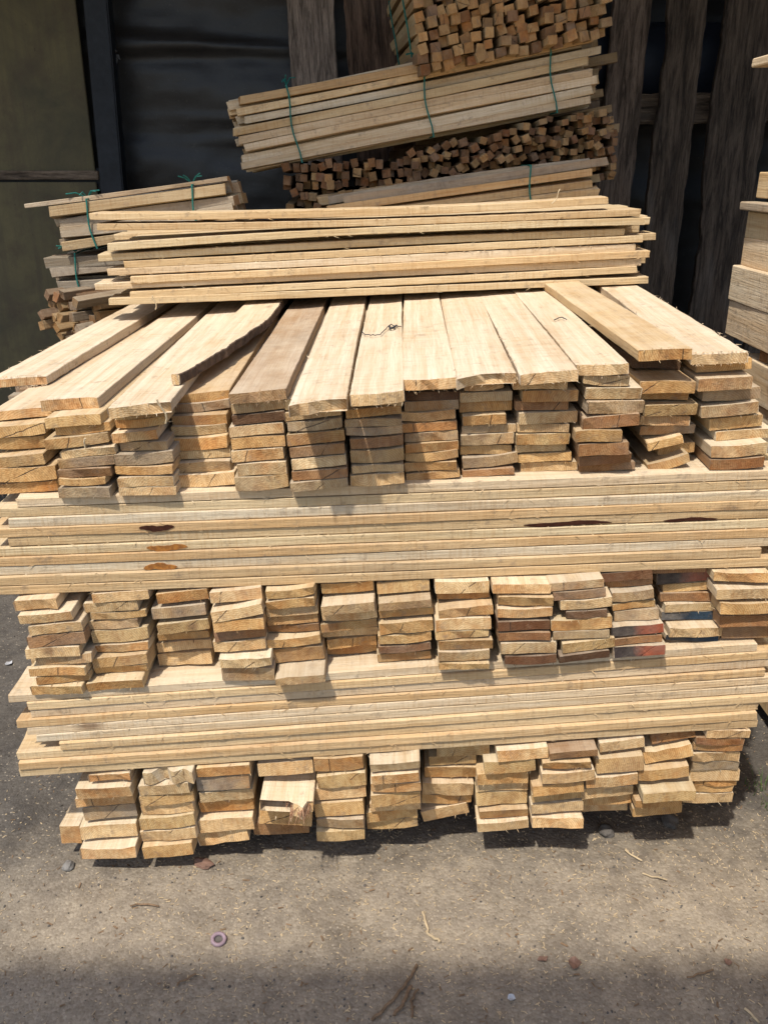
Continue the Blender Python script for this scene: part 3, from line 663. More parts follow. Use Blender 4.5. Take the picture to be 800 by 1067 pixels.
# ------------------------------------------------------------------ crosswise layers (long boards, edge on)
def bow_z(x, L, sag): return sag*4*(x/L)*(1-x/L)
def long_board(name, zl, zr, xl, xr, yf, t, wd, rnd, kind, label, group, sag=0.0, rough=.0016, bowfn=None):
    """front edge along world x from xl to xr"""
    L = math.hypot(xr-xl, zr-zl)
    bm = board_bm(L, wd, t, rnd, rough=rough, nx=44, even=True, bow=sag, end_rag=.003, skew=rnd.gauss(0, .05), nw=3, bow_fn=bowfn)
    fr = random.Random(int(xl*1e5) & 0xffff)
    for _ in range(fr.randint(10, 30)):                      # torn fibres on the edge that faces out
        x = fr.uniform(.01, .99)*L; zz = fr.choice((0, t)); l = fr.uniform(.004, .02); d = .0007; k_ = bow_z(x, L, sag)
        v = [bm.verts.new((x-d*3, -wd/2+.001, zz+k_)), bm.verts.new((x+d*3, -wd/2+.001, zz+k_)), bm.verts.new((x, -wd/2+.001, zz+k_+d*2)), bm.verts.new((x+fr.choice((-1, 1))*l, -wd/2-fr.uniform(.001, .006), zz+k_+fr.uniform(-.006, .004)))]
        for q in ((0, 1, 2), (0, 3, 1), (1, 3, 2), (2, 3, 0)): bm.faces.new([v[i] for i in q])
    for v in bm.verts: v.co.y += wd/2                    # y=0 is the front edge
    o = from_bm(name, bm, WOOD, None, shade(kind, rnd, .07))
    o.location = (xl, yf+YAW*xl, zl); o.rotation_euler = (0, -math.asin((zr-zl)/L), YAWA)
    tag(o, label, 'board', group); return o
def cross_layer(zb_i, zt_i, ends, yoff, words_, group, seed, py_mid):
    objs = []; n = len(ends); rnd = random.Random(seed)
    for k, (pl, pr) in enumerate(ends):
        f0 = (n-1-k)/n; f1 = (n-k)/n
        zmid0 = lambda x: ZL[zb_i](x)+(ZL[zt_i](x)-ZL[zb_i](x))*f0
        zmid1 = lambda x: ZL[zb_i](x)+(ZL[zt_i](x)-ZL[zb_i](x))*f1
        jy = rnd.uniform(-.005, .003) + yoff
        # end points: pixel column at this row's height
        def xat(px, z):
            x = 0
            for _ in range(5):
                yy = front_y(x, z)+jy; dep = yy*cp + (CAM_H-z)*sp_; x = (px-400)/FPX*dep
            return x
        x0 = xat(pl, zmid0(-.7)); x1 = xat(pr, zmid0(.7))
        kind = rnd.choices(('pale', 'golden', 'honey'), (.28, .50, .22))[0]
        t = (zmid1(0)-zmid0(0))-rnd.uniform(.0010, .0019)
        zc = (zmid0(x0)+zmid0(x1))/2
        yb = Y0+BAT*(zc-ZA)+jy
        lab = f"{WORDK[kind]} long board seen edge on, {'topmost' if k == 0 else 'lowest' if k == n-1 else ORD[k]+' down'} in the {words_} crosswise layer"
        objs.append(long_board('long_board', zmid0(x0)+.0004, zmid0(x1)+.0004, x0, x1, yb, t, .115, rnd, kind, lab, group, rough=rnd.choice((.0007, .001, .0014))))
    return objs
L4E = [(16, 815), (-6, 812), (12, 818), (-8, 810), (10, 815), (-10, 812), (-14, 808), (-12, 814), (-10, 790), (-8, 806)]
L2E = [(10, 787), (30, 806), (33, 808), (20, 797), (27, 803), (38, 797), (60, 800), (16, 785), (19, 787), (20, 786)]
L4 = cross_layer(3, 4, L4E, -.032, 'upper', 'long boards of the upper crosswise layer', 41, 560)
L2 = cross_layer(1, 2, L2E, -.038, 'lower', 'long boards of the lower crosswise layer', 42, 760)

# knots, resin and bark pockets on the edges of the long boards (parts of the board they sit in)
def edge_patch(par, name, px0, px1, py, h, mat, seed, y_out=.0016):
    par_m = par.matrix_basis.inverted(); rnd = random.Random(seed)
    a = at_y(px0, py, par.location.y-YAW*par.location.x, YAW); b = at_y(px1, py, par.location.y-YAW*par.location.x, YAW)
    la = par_m @ a; lb = par_m @ b; zc = max(h*.8, min((la.z+lb.z)/2, .021-h*.8)); n = 16
    bm = bmesh.new(); up = []; dn = []; mu = []
    for i in range(n+1):
        u = i/n; x = la.x+(lb.x-la.x)*u; hh = h*(max(0, math.sin(u*math.pi))**.45)*(.8+.2*math.sin(u*9+seed)*math.sin(u*23+seed*2))+.0003; zz = zc+.25*h*math.sin(u*7+seed)
        up.append(bm.verts.new((x, -y_out, zz+hh))); dn.append(bm.verts.new((x, -y_out, zz-hh))); mu.append((bm.verts.new((x, .004, zz+hh)), bm.verts.new((x, .004, zz-hh))))
    for i in range(n):
        bm.faces.new((up[i], up[i+1], dn[i+1], dn[i])); bm.faces.new((up[i], mu[i][0], mu[i+1][0], up[i+1])); bm.faces.new((dn[i], dn[i+1], mu[i+1][1], mu[i][1])); bm.faces.new((mu[i][0], mu[i][1], mu[i+1][1], mu[i+1][0]))
    bm.faces.new((up[0], dn[0], mu[0][1], mu[0][0])); bm.faces.new((up[-1], mu[-1][0], mu[-1][1], dn[-1]))
    from_bm(name, bm, mat, par)
edge_patch(L4[3], 'resin_streak', 145, 182, 550, .007, RESIN, 1)
edge_patch(L4[5], 'amber_stain', 153, 196, 572, .0075, AMBER, 2)
edge_patch(L4[7], 'amber_stain', 150, 185, 592, .008, AMBER, 5)
edge_patch(L4[4], 'bark_pocket', 545, 636, 552, .0055, RESIN, 3)
edge_patch(L4[4], 'bark_pocket', 690, 746, 549, .004, RESIN, 4)

# crosswise boards inside the pile, behind the front row
bm_all = bmesh.new(); rnd = random.Random(99)
def add_to(bm_all, bm, M):
    me = bpy.data.meshes.new('tmp'); bm.to_mesh(me); bm.free(); me.transform(M); bm_all.from_mesh(me); bpy.data.meshes.remove(me)
for (zb_i, zt_i, n) in ((1, 2, 10), (3, 4, 10)):
    for row in range(1, 12):
        for k in range(n):
            x0, x1 = -.78+rnd.uniform(-.03, .03), .78+rnd.uniform(-.03, .03)
            z0 = ZL[zb_i](x0)+(ZL[zt_i](x0)-ZL[zb_i](x0))*k/n; z1 = ZL[zb_i](x1)+(ZL[zt_i](x1)-ZL[zb_i](x1))*k/n
            L = math.hypot(x1-x0, z1-z0); t = (ZL[zt_i](0)-ZL[zb_i](0))/n-.001
            b1 = board_bm(L, .110, t, rnd, nx=4, even=True, nw=2)
            yy = Y0+BAT*((z0+z1)/2-ZA)+row*.122+.04
            add_to(bm_all, b1, Matrix.Translation((x0, yy+YAW*x0, z0+.0005)) @ Euler((0, -math.asin((z1-z0)/L), YAWA)).to_matrix().to_4x4())
# bearers-height row of the back pile
inner = from_bm('inner_boards', bm_all, WOOD, None, (*PAL['golden'], .1)); tag(inner, 'crosswise boards packed inside the pile behind its front rows', 'boards', None, 'stuff')

# bearers that hold the pile off the ground
for k, yy in enumerate((1.80, 2.35, 2.88)):
    bm = board_bm(1.42, .09, .0, random.Random(60+k), nx=12, even=True) if False else board_bm(1.42, .09, max(.05, ZL[0](0)-.012), random.Random(60+k), nx=12, even=True, chamfer=.003)
    o = from_bm('bearer', bm, WOOD, None, (*PAL['brown'], .6)); o.location = (-.66, yy, -.005); o.rotation_euler = (0, -math.atan((ZL[0](.6)-ZL[0](-.6))/1.2)*.9, YAWA)
    o.location.z = ZL[0](-.66) - max(.05, ZL[0](0)-.012) - .002
    tag(o, ('front', 'middle', 'rear')[k]+' dark bearer beam under the pile, lying on the ground', 'bearer', 'bearers under the pile')

# ------------------------------------------------------------------ crosswise boards on top, at the back
Y6 = 2.60
ROWS6 = [(96, 223, 634, 206, -.012, 'golden'), (101, 234, 666, 218, -.008, 'honey'), (112, 255, 670, 228, .010, 'golden'), (102, 266, 648, 239, .004, 'golden'), (130, 273, 668, 246, .0, 'golden'), (113, 281, 662, 255, .0, 'pale'),
         (137, 289, 677, 262, 0, 'golden'), (100, 296, 667, 270, 0, 'pale'), (137, 305, 664, 278, 0, 'golden'), (113, 312, 675, 289, 0, 'golden')]
rnd = random.Random(66); prev = None
zb6 = []
for k in range(len(ROWS6)-1, -1, -1):
    xl, yl, xr, yr, sag, kind = ROWS6[k]
    jy = rnd.uniform(-.012, .012)
    a = at_y(xl, yl+6.5, Y6+jy, YAW); b = at_y(xr, yr+6.5, Y6+jy, YAW)
    zb6.append((a.z, b.z))
    t = .0195 if k not in (1,) else .018
    lab = f"{WORDK[kind]} crosswise board on the pile's back half, {'topmost of its rows' if k == 0 else 'lowest of its rows' if k == 9 else ORD[k]+' row from the top'}"
    long_board('cross_board', a.z, b.z, a.x, b.x, Y6+jy, t, .11, rnd, kind, lab, "crosswise boards on the pile's back half", sag=sag, rough=.0022)
zlow = zb6[0]
# their fellows further back, one mass behind the front row
bm_all = bmesh.new()
for row in range(1, 5):
    for k in range(9):
        x0, x1 = -.80+rnd.uniform(-.06, .05), .78+rnd.uniform(-.05, .05)
        z0 = zlow[0]+k*.0225-.02*(k > 7); z1 = zlow[1]+k*.0225
        L = math.hypot(x1-x0, z1-z0); b1 = board_bm(L, .108, .0205, rnd, nx=8, even=True, nw=3)
        add_to(bm_all, b1, Matrix.Translation((x0, Y6+.06+row*.112+YAW*x0, z0)) @ Euler((0, -math.asin((z1-z0)/L), YAWA)).to_matrix().to_4x4())
o = from_bm('rear_cross_boards', bm_all, WOOD, None, (*PAL['golden'], .15)); tag(o, 'more crosswise boards packed behind the front row on the pile', 'boards', None, 'stuff')

# ------------------------------------------------------------------ bundles of sticks tied with green cord
STICK_MESH = {}
def stick_mesh(L, w, h, v):
    key = (round(L, 3), round(w, 4), round(h, 4), v)
    if key not in STICK_MESH:
        rnd = random.Random(hash(key) & 0xffff)
        bm = board_bm(L, w, h, rnd, rough=.0022, nx=10, even=True, bow=rnd.uniform(-.008, .008), crook=rnd.uniform(-.008, .008), nw=2, end_rag=.003, skew=rnd.gauss(0, .12), skew_z=rnd.gauss(0, .12))
        bmesh.ops.translate(bm, verts=bm.verts, vec=(-L/2, 0, -h/2)); bmesh.ops.recalc_face_normals(bm, faces=bm.faces)
        me = bpy.data.meshes.new('stick'); bm.to_mesh(me); bm.free(); me.materials.append(STICKM); STICK_MESH[key] = me
    return STICK_MESH[key]
def tube_loop(bm, pts, r, closed=True, seg=6):
    n = len(pts); rings = []
    for i, p in enumerate(pts):
        a = pts[(i-1) % n] if closed or i else pts[0]; b = pts[(i+1) % n] if closed or i < n-1 else pts[-1]
        t = (b-a).normalized(); u = t.orthogonal().normalized(); v = t.cross(u)
        if rings:                                            # keep the frame from flipping
            u = (rings[-1][1] - t*rings[-1][1].dot(t)).normalized(); v = t.cross(u)
        rings.append(([bm.verts.new(p+u*r*math.cos(q*2*math.pi/seg)+v*r*math.sin(q*2*math.pi/seg)) for q in range(seg)], u))
    rng = range(n) if closed else range(n-1)
    for i in rng:
        A, B = rings[i][0], rings[(i+1) % n][0]
        for q in range(seg): bm.faces.new((A[q], A[(q+1) % seg], B[(q+1) % seg], B[q]))
    if not closed: bm.faces.new(rings[0][0]); bm.faces.new(rings[-1][0])
def bundle(name, loc, rot, L, ny, nz, sw, sh, label, seed, cords=(-.3, .3), jx=.02, pals=('golden', 'honey', 'pale'), dark=1.0, loose=0.12, skew_rows=0.0, tuft=True, drop=0.0, rolls=.12):
    """local x along the sticks, y across, z up; sticks sit from z=0 upwards"""
    rnd = random.Random(seed); e = empty(name, loc, rot); tag(e, label, 'bundle', 'bundles of sticks at the back')
    cells = [(j, k) for k in range(nz-1, -1, -1) for j in range(ny)]; rest = None
    count = 0
    for (j, k) in cells:
        if drop and rnd.random() < drop and (k == nz-1 or j in (0, ny-1)): continue
        ww = sw*rnd.uniform(.78, 1.0); hh = sh*rnd.uniform(.78, 1.0)
        me = stick_mesh(L, round(sw*rnd.choice((.80, .88, .95)), 4), round(sh*rnd.choice((.80, .88, .95)), 4), rnd.randint(0, 1))
        s = bpy.data.objects.new('stick', me)
        if count < 99: COL.objects.link(s); s.parent = e
        s.location = (rnd.gauss(0, jx), (j-(ny-1)/2)*sw + rnd.gauss(0, sw*loose*.5) + skew_rows*(k-(nz-1)/2), (k+.5)*sh + rnd.gauss(0, sh*loose*.5))
        s.rotation_euler = (rnd.gauss(0, rolls) + (math.pi if rnd.random() < .5 else 0), rnd.gauss(0, .006), rnd.gauss(0, .006) + (math.pi if rnd.random() < .5 else 0))
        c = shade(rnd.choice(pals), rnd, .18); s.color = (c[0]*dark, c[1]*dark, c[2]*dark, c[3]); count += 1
        if count > 99:                                        # past a hundred: the lowest, least seen sticks go into one part
            rest = rest or bmesh.new(); mm = me.copy(); mm.transform(s.matrix_basis if s.matrix_basis != Matrix() else Matrix.Translation(s.location) @ s.rotation_euler.to_matrix().to_4x4()); rest.from_mesh(mm); bpy.data.meshes.remove(mm); bpy.data.objects.remove(s)
    if rest: tag(from_bm('stick', rest, STICKM, e, (*[v*dark for v in PAL['honey']], .4)), kind='stuff')
    hw, hh = ny*sw/2+.006, nz*sh+.005
    for cx_ in cords:
        bm = bmesh.new(); pts = []
        cs = [(-hw, -.004), (hw, -.004), (hw, hh), (-hw, hh)]
        for q in range(4):
            a, b = cs[q], cs[(q+1) % 4]
            for i in range(8):
                u = i/8; y = a[0]+(b[0]-a[0])*u; z = a[1]+(b[1]-a[1])*u
                pts.append(Vector((cx_+.006*math.sin((y+z)*30), y+skew_rows*(z/sh-(nz-1)/2), z)))
        tube_loop(bm, pts, .0030)
        if tuft:
            for q in range(4):
                a = rnd.uniform(0, 6.28); b0 = Vector((cx_, -hw*.7, hh+.004)); ln = rnd.uniform(.03, .07)
                tube_loop(bm, [b0, b0+Vector((math.cos(a)*ln*.5, -.01, .02)), b0+Vector((math.cos(a)*ln, -.02, .02+.01*math.sin(a)))], .0022, closed=False, seg=5)
        from_bm('cord', bm, CORD, e)
    return e

# main tied bundle lying sidelong, rising towards the slabs
YB = 3.35
a = at_y(252, 180, YB); b = at_y(620, 108, YB); mid_ = (a+b)/2
ang = math.atan2(b.z-a.z, b.x-a.x); Lb = (b-a).length*.985
bundle('stick_bundle', (mid_.x, YB+.16, mid_.z), (0, -ang, 0), Lb, 8, 8, .040, .0305, 'long pale sidelong bundle tied with three green cords, rising towards the slabs', 21,
       cords=(-Lb*.335, Lb*.045, Lb*.395), jx=.022, pals=('golden', 'pale', 'pale', 'honey'))
# bundle end-on on top of it
for (pa_, pb_, ny_, nz_, lab_, sd_) in (((436, 84), (560, 58), 11, 9, 'uppermost bundle of stick ends with green cords, lying on the sidelong tied bundle', 22), ((562, 56), (632, 42), 6, 9, 'smaller uppermost bundle of stick ends next to the brown smooth slab', 33)):
    a2 = at_y(*pa_, 3.30); b2 = at_y(*pb_, 3.30); ang2 = math.atan2(b2.z-a2.z, b2.x-a2.x); w2 = (b2-a2).length; m2 = (a2+b2)/2
    bundle('stick_bundle', (m2.x-.02, 3.30+.33, m2.z+.012), Euler((-ang2, 0, R(90)+.09)), .70, ny_, nz_, w2/ny_, .0335, lab_, sd_,
           cords=(-.20, .20) if ny_ == 11 else (), jx=.014, pals=('golden', 'honey', 'honey', 'brown'), loose=.26, rolls=.10, dark=.74)
# three end-on bundles under the sidelong one
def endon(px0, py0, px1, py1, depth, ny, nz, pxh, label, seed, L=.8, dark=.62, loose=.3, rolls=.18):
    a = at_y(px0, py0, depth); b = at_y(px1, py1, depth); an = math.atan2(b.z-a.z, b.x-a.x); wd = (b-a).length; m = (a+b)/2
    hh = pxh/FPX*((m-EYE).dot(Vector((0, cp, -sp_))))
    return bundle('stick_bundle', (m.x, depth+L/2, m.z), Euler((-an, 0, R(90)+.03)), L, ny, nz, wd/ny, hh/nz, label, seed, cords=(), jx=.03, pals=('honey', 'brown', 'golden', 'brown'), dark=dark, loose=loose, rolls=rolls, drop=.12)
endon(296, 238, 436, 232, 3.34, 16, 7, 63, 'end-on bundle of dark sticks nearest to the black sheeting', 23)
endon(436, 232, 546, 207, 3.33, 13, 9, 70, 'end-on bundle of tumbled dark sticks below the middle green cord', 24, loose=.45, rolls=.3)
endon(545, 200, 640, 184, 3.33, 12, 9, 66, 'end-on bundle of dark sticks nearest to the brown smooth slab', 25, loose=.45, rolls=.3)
# the sidelong bundle lowest in view
a = at_y(345, 243, 3.15); b = at_y(618, 204, 3.15); ang = math.atan2(b.z-a.z, b.x-a.x); m_ = (a+b)/2; Lq = (b-a).length
bundle('stick_bundle', (m_.x, 3.15+.10, m_.z), (0, -ang, 0), Lq, 4, 4, .045, .030, 'low sidelong bundle with one green cord, just behind the pile', 26, cords=(Lq*.27,), jx=.035, pals=('honey', 'golden', 'greyish'), dark=.9, tuft=False)
# ragged bundle whose ends stick out beside the brown slab
a = at_y(420, 222, 3.62); b = at_y(618, 190, 3.62); ang = math.atan2(b.z-a.z, b.x-a.x); m_ = (a+b)/2
bundle('stick_bundle', (m_.x+.02, 3.74, m_.z), (0, -ang, 0), (b-a).length, 5, 8, .045, .034, 'ragged sidelong bundle half hidden, its ends poking out beside the brown slab', 27, cords=(), jx=.04, pals=('honey', 'brown', 'brown'), dark=.6, loose=.4)
a = at_y(430, 130, 3.72); b = at_y(610, 96, 3.72); ang = math.atan2(b.z-a.z, b.x-a.x); m_ = (a+b)/2
bundle('stick_bundle', (m_.x+.03, 3.80, m_.z-.02), (0, -ang, 0), (b-a).length, 4, 6, .045, .034, 'ragged sidelong bundle behind the long pale one, ends poking out higher up', 28, cords=(), jx=.04, pals=('honey', 'honey', 'brown'), dark=.6, loose=.4)
# what the visible bundles rest on (lower courses of the heap, mostly hidden)
for k, (zz, yy, xx) in enumerate(((.02, 3.28, .16), (.02, 3.66, .18), (.38, 3.30, .14), (.38, 3.68, .17), (.74, 3.34, .16), (.74, 3.70, .18))):
    zt_ = (.36)
    bundle('stick_bundle', (xx, yy+.06, zz), (0, -.02, 0), 1.42, 6, 6, .058, .058, ('lowest', 'middle', 'upper')[k//2]+(' front' if k % 2 == 0 else ' rear')+' supporting bundle in the hidden foot of the heap', 40+k, cords=(-.4, .4), jx=.03, pals=('honey', 'greyish', 'brown'), dark=.8, tuft=False)
# bundles at the end away from the beams
YL = 3.05
a = at_y(66, 262, YL); b = at_y(246, 238, YL); ang = math.atan2(b.z-a.z, b.x-a.x); m_ = (a+b)/2; Lq = (b-a).length
e = bundle('stick_bundle', (m_.x, YL+.12, m_.z), (0, -ang, 0), Lq, 4, 4, .055, .037, 'weathered sidelong bundle with two green cords beside the dark post', 29, cords=(-Lq*.31, Lq*.29), jx=.02, pals=('greyish', 'golden', 'greyish'), dark=.72)
s = bpy.data.objects.new('stick', board_bm and stick_mesh(Lq*1.16, .05, .014, 0)); COL.objects.link(s); s.parent = e; s.location = (-.05, -.07, .158); s.color = (*PAL['greyish'], .4)
a = at_y(62, 312, YL); b = at_y(150, 304, YL); m_ = (a+b)/2
bundle('stick_bundle', (m_.x+.10, YL+.14, m_.z), (0, -math.atan2(b.z-a.z, b.x-a.x), 0), .56, 4, 4, .055, .037, 'grey-brown sidelong bundle with one cord below the weathered bundle', 30, cords=(-.175,), jx=.012, pals=('greyish', 'brown', 'greyish'), dark=.62)
a = at_y(68, 356, 3.0); b = at_y(122, 352, 3.0); m_ = (a+b)/2
bundle('stick_bundle', (m_.x+.16, 3.28, m_.z), Euler((0, 0, R(55))), .75, 7, 5, .036, .032, 'slanting bundle of thick stick ends low behind the end planks', 32, cords=(), jx=.03, pals=('brown', 'greyish', 'honey'), dark=.6, loose=.3, rolls=.6)
for k, zz in enumerate((.02, .25, .48)):
    bundle('stick_bundle', (-.98, 3.25, zz), (0, 0, .03), .8, 6, 4, .057, .056, ('lowest', 'middle', 'upper')[k]+' supporting bundle hidden beneath the slanting stick ends', 50+k, cords=(-.2, .2), pals=('brown', 'greyish'), dark=.8, tuft=False)

# ------------------------------------------------------------------ squared beams beside the pile
def beam(pxfar, pyt, th_px, far_y, wd, kind, label, seed, L=1.5, dx=0.0):
    p = at_y(pxfar, pyt, far_y); dep = (p-EYE).dot(Vector((0, cp, -sp_))); t = th_px/FPX*dep/math.cos(R(8))
    rnd = random.Random(seed)
    bm = board_bm(L, wd, t-.002, rnd, rough=.0016, nx=16, even=True, chamfer=.003, nw=4)
    o = from_bm('squared_beam', bm, WOOD, None, shade(kind, rnd, .05))
    o.rotation_euler = (0, 0, R(-90)+.02+rnd.gauss(0, .01)); o.location = (p.x+wd/2, far_y, p.z-t)
    tag(o, label, 'beam', 'squared beams stacked beside the pile'); return p.z-t
FB = 2.70
beam(784, 60, 9, FB, .14, 'pale', 'thin pale board topping the squared beams, highest of all', 1)
beam(791, 178, 26, FB, .13, 'golden', 'short-faced golden beam below the highest thin board', 2)
for k, (py_) in enumerate((72, 100, 126, 152)):
    beam(812, py_ - 2, 27, FB, .13, 'golden', ORD[k].capitalize()+' beam from the top in the set-back upper part of the beam stack', 20+k)
beam(771, 209, 9, FB, .16, 'greyish', 'thin greyish board sticking out between golden beam and squared beams', 3)
beam(779, 219, 27, FB, .14, 'golden', 'golden beam directly under the thin greyish board', 4)
beam(776, 246, 29, FB, .14, 'pale', 'pale beam third below the thin board, set back a little'.replace('third', 'second'), 5)
beam(763, 275, 36, FB, .15, 'pale', 'thick pale beam jutting out above the lowest jutting one', 6)
zl_ = beam(760, 311, 36, FB, .15, 'pale', 'thick pale beam jutting out farthest, above the shadow gap', 7)
# lower courses, down to the ground
z = zl_-.035; k = 0
names = ['upper', 'second', 'third', 'fourth', 'fifth', 'sixth', 'seventh', 'eighth']
while z > .09:
    t = min(.115, z); rnd = random.Random(70+k)
    bm = board_bm(1.55, .17, t-.002, rnd, nx=14, even=True, chamfer=.003, nw=4)
    o = from_bm('squared_beam', bm, WOOD, None, shade('pale' if k < 2 else 'golden', rnd, .05)); o.rotation_euler = (0, 0, R(-90)+.02); o.location = (1.155+rnd.uniform(-.008, .008), FB-.12, z-t)
    tag(o, f"{names[k]} pale beam of the lower courses, below the shadow gap", 'beam', 'squared beams stacked beside the pile'); z -= t; k += 1
for yy in (1.35, 2.45):
    bm = board_bm(.16, .05, .034, random.Random(5), nx=4, even=True); o = from_bm('spacer_batten', bm, WOOD, None, (*PAL['brown'], .3)); o.location = (1.08, yy, zl_-.035)
    tag(o, ('near' if yy < 2 else 'far')+' spacer batten in the shadow gap of the beam stack', 'batten', 'spacers in the beam stack')

# ------------------------------------------------------------------ small things
rnd = random.Random(123)
def scatter(name, n, box, size, mat, label, flat=True, dens=None):
    bm = bmesh.new()
    for _ in range(n):
        x = rnd.uniform(box[0], box[1]); y = rnd.uniform(box[2], box[3])
        if dens and rnd.random() > dens(x, y): continue
        s = rnd.uniform(*size); a = rnd.uniform(0, 6.28); z = gz(x, y)
        ca, sa = math.cos(a), math.sin(a)
        if flat:
            l, ww, h = s*rnd.uniform(.7, 2.2), s*rnd.uniform(.25, .6), s*rnd.uniform(.06, .2)
            tz = rnd.uniform(-.35, .35)*l
            vs = []
            for (u, v, q) in ((-1, -1, 0), (1, -.6, 0), (1, .8, 0), (-.8, 1, 0), (-1, -1, 1), (1, -.6, 1), (1, .8, 1), (-.8, 1, 1)):
                vs.append(bm.verts.new((x+ca*u*l/2-sa*v*ww/2, y+sa*u*l/2+ca*v*ww/2, z+q*h+.0005+max(0, tz*u*.5))))
            for q in ((3, 2, 1, 0), (4, 5, 6, 7), (0, 1, 5, 4), (1, 2, 6, 5), (2, 3, 7, 6), (3, 0, 4, 7)): bm.faces.new([vs[i] for i in q])
        else:
            M = Matrix.Translation((x, y, z+s*.12)) @ Euler((rnd.uniform(0, 6), rnd.uniform(0, 6), a)).to_matrix().to_4x4() @ Matrix.Diagonal((s*rnd.uniform(.6, 1.2), s*rnd.uniform(.5, 1), s*.55, 1))
            bmesh.ops.create_icosphere(bm, subdivisions=1, radius=.5, matrix=M)
    return tag(from_bm(name, bm, mat), label, name.replace('_', ' '), None, 'stuff')
dn = lambda x, y: (1.0 if -.55 < x < .95 else .35)*(1.0 if y < 1.7 else .5)
scatter('wood_chips', 15000, (-1.0, 1.1, .75, 2.3), (.0015, .0055), CHIP, 'pale wood chips and sawdust flakes strewn over the ground', True, dn)
scatter('bark_litter', 1500, (-1.0, 1.1, .75, 2.3), (.002, .008), TWIG, 'brown bark crumbs strewn over the ground', True)
scatter('gravel', 2600, (-1.3, 1.2, .75, 2.6), (.002, .008), STONE, 'small grey grit embedded in the ground', False)

def G0(px, py):
    p = at_z(px, py, 0.0); p.z = gz(p.x, p.y); return p
def stone(px, py, s, label, mat=STONE, seed=0, sc=(1, .8, .6)):
    r = random.Random(seed); bm = bmesh.new(); bmesh.ops.create_icosphere(bm, subdivisions=3, radius=s)
    for v in bm.verts:
        k = 1+.35*mn.noise(v.co*(1.1/s)+Vector((seed, 0, 0)))+.1*mn.noise(v.co*(3/s)); v.co = Vector((v.co.x*sc[0], v.co.y*sc[1], v.co.z*sc[2]))*k
    o = from_bm('stone', bm, mat, smooth=False); p = G0(px, py); o.location = (p.x, p.y, p.z+s*.3); o.rotation_euler = (0, 0, r.uniform(0, 6)); tag(o, label, 'stone'); return o
stone(631, 868, .022, 'dark rounded stone on the ground in front of the lowest boards', seed=3)
stone(697, 858, .024, 'dark squarish stone just under the pile edge towards the beams', seed=7)
stone(212, 902, .020, 'flat reddish-brown stone in the pile shadow', DRYLEAF, seed=11, sc=(1.2, .7, .35))
stone(72, 905, .016, 'pale grey pebble beside the end bottom stack', simple('pale_stone', (.2, .185, .165), .9, .3, 40), seed=13)

# pink bottle-cap ring
bm = bmesh.new(); n = 28; prof = [(.0155, 0), (.0165, .004), (.0152, .008), (.0118, .0085), (.0090, .0065), (.0082, .001)]
rings = [[bm.verts.new((r_*math.cos(i*2*math.pi/n)*(1+.05*math.sin(i*2)), r_*math.sin(i*2*math.pi/n), z_)) for i in range(n)] for r_, z_ in prof]
for i in range(n):
    for q in range(len(prof)): bm.faces.new((rings[q][i], rings[q][(i+1) % n], rings[(q+1) % len(prof)][(i+1) % n], rings[(q+1) % len(prof)][i]))
cap = from_bm('bottle_cap', bm, PINK, smooth=True); p = G0(228, 981); cap.location = (p.x, p.y, p.z+.002); cap.rotation_euler = (.15, .1, 0); tag(cap, 'dusty pink ring-shaped bottle cap lying on the sunlit ground', 'cap')
bm = bmesh.new(); bmesh.ops.create_circle(bm, cap_ends=True, radius=.0088, segments=20)
r_ = bmesh.ops.extrude_face_region(bm, geom=bm.faces[:]); bmesh.ops.translate(bm, verts=[v for v in r_['geom'] if isinstance(v, bmesh.types.BMVert)], vec=(0, 0, .002))
from_bm('disc', bm, STONE, cap)

def stick_thing(name, pts_px, r, mat, label, cat, lift=.004, seed=0):
    rr = random.Random(seed); pts = []
    for q, (x, y) in enumerate(pts_px):
        p = G0(x, y); pts.append(Vector((p.x, p.y, p.z+lift+rr.uniform(0, .004))))
    bm = bmesh.new(); fine = []
    for a, b in zip(pts, pts[1:]):
        for k in range(5): fine.append(a.lerp(b, k/5)+Vector((rr.gauss(0, .0012), rr.gauss(0, .0012), rr.gauss(0, .0005))))
    fine.append(pts[-1]); tube_loop(bm, fine, r, closed=False, seg=7)
    return tag(from_bm(name, bm, mat), label, cat)
stick_thing('twig', [(388, 1064), (405, 1050), (422, 1030), (434, 1008)], .0030, TWIG, 'forked brown twig lying in the shade, longest one', 'twig', seed=1)
stick_thing('twig', [(410, 1062), (420, 1048), (428, 1030)], .0035, TWIG, 'short thick twig beside the longest twig', 'twig', seed=2)
stick_thing('twig', [(430, 1062), (428, 1046), (436, 1034)], .0022, TWIG, 'thin twig crossing beside the thick one', 'twig', seed=3)
stick_thing('wood_sliver', [(440, 952), (446, 974), (458, 984)], .0026, CHIP, 'curved pale wood sliver on the sunlit ground', 'sliver', seed=4)
stick_thing('twig', [(185, 1028), (205, 1018)], .0020, TWIG, 'dark twig in shade below the pink cap', 'twig', seed=5)
stick_thing('twig', [(715, 1022), (742, 1014)], .0018, TWIG, 'dark straight twig in the shade towards the beams', 'twig', seed=6)
stick_thing('wood_sliver', [(775, 1052), (790, 1066)], .0024, CHIP, 'pale straw sliver in the shade, frontmost corner', 'sliver', seed=7)
stick_thing('wood_sliver', [(668, 914), (694, 921)], .0018, CHIP, 'thin pale straw lying on sunlit earth', 'sliver', seed=8)
stick_thing('wood_sliver', [(650, 890), (668, 900)], .0020, CHIP, 'pale straw at the edge of the pile shadow', 'sliver', seed=9)
stick_thing('twig', [(136, 948), (150, 945), (166, 948)], .0018, TWIG, 'thin dark twig on sunlit earth near the pile corner', 'twig', seed=10)
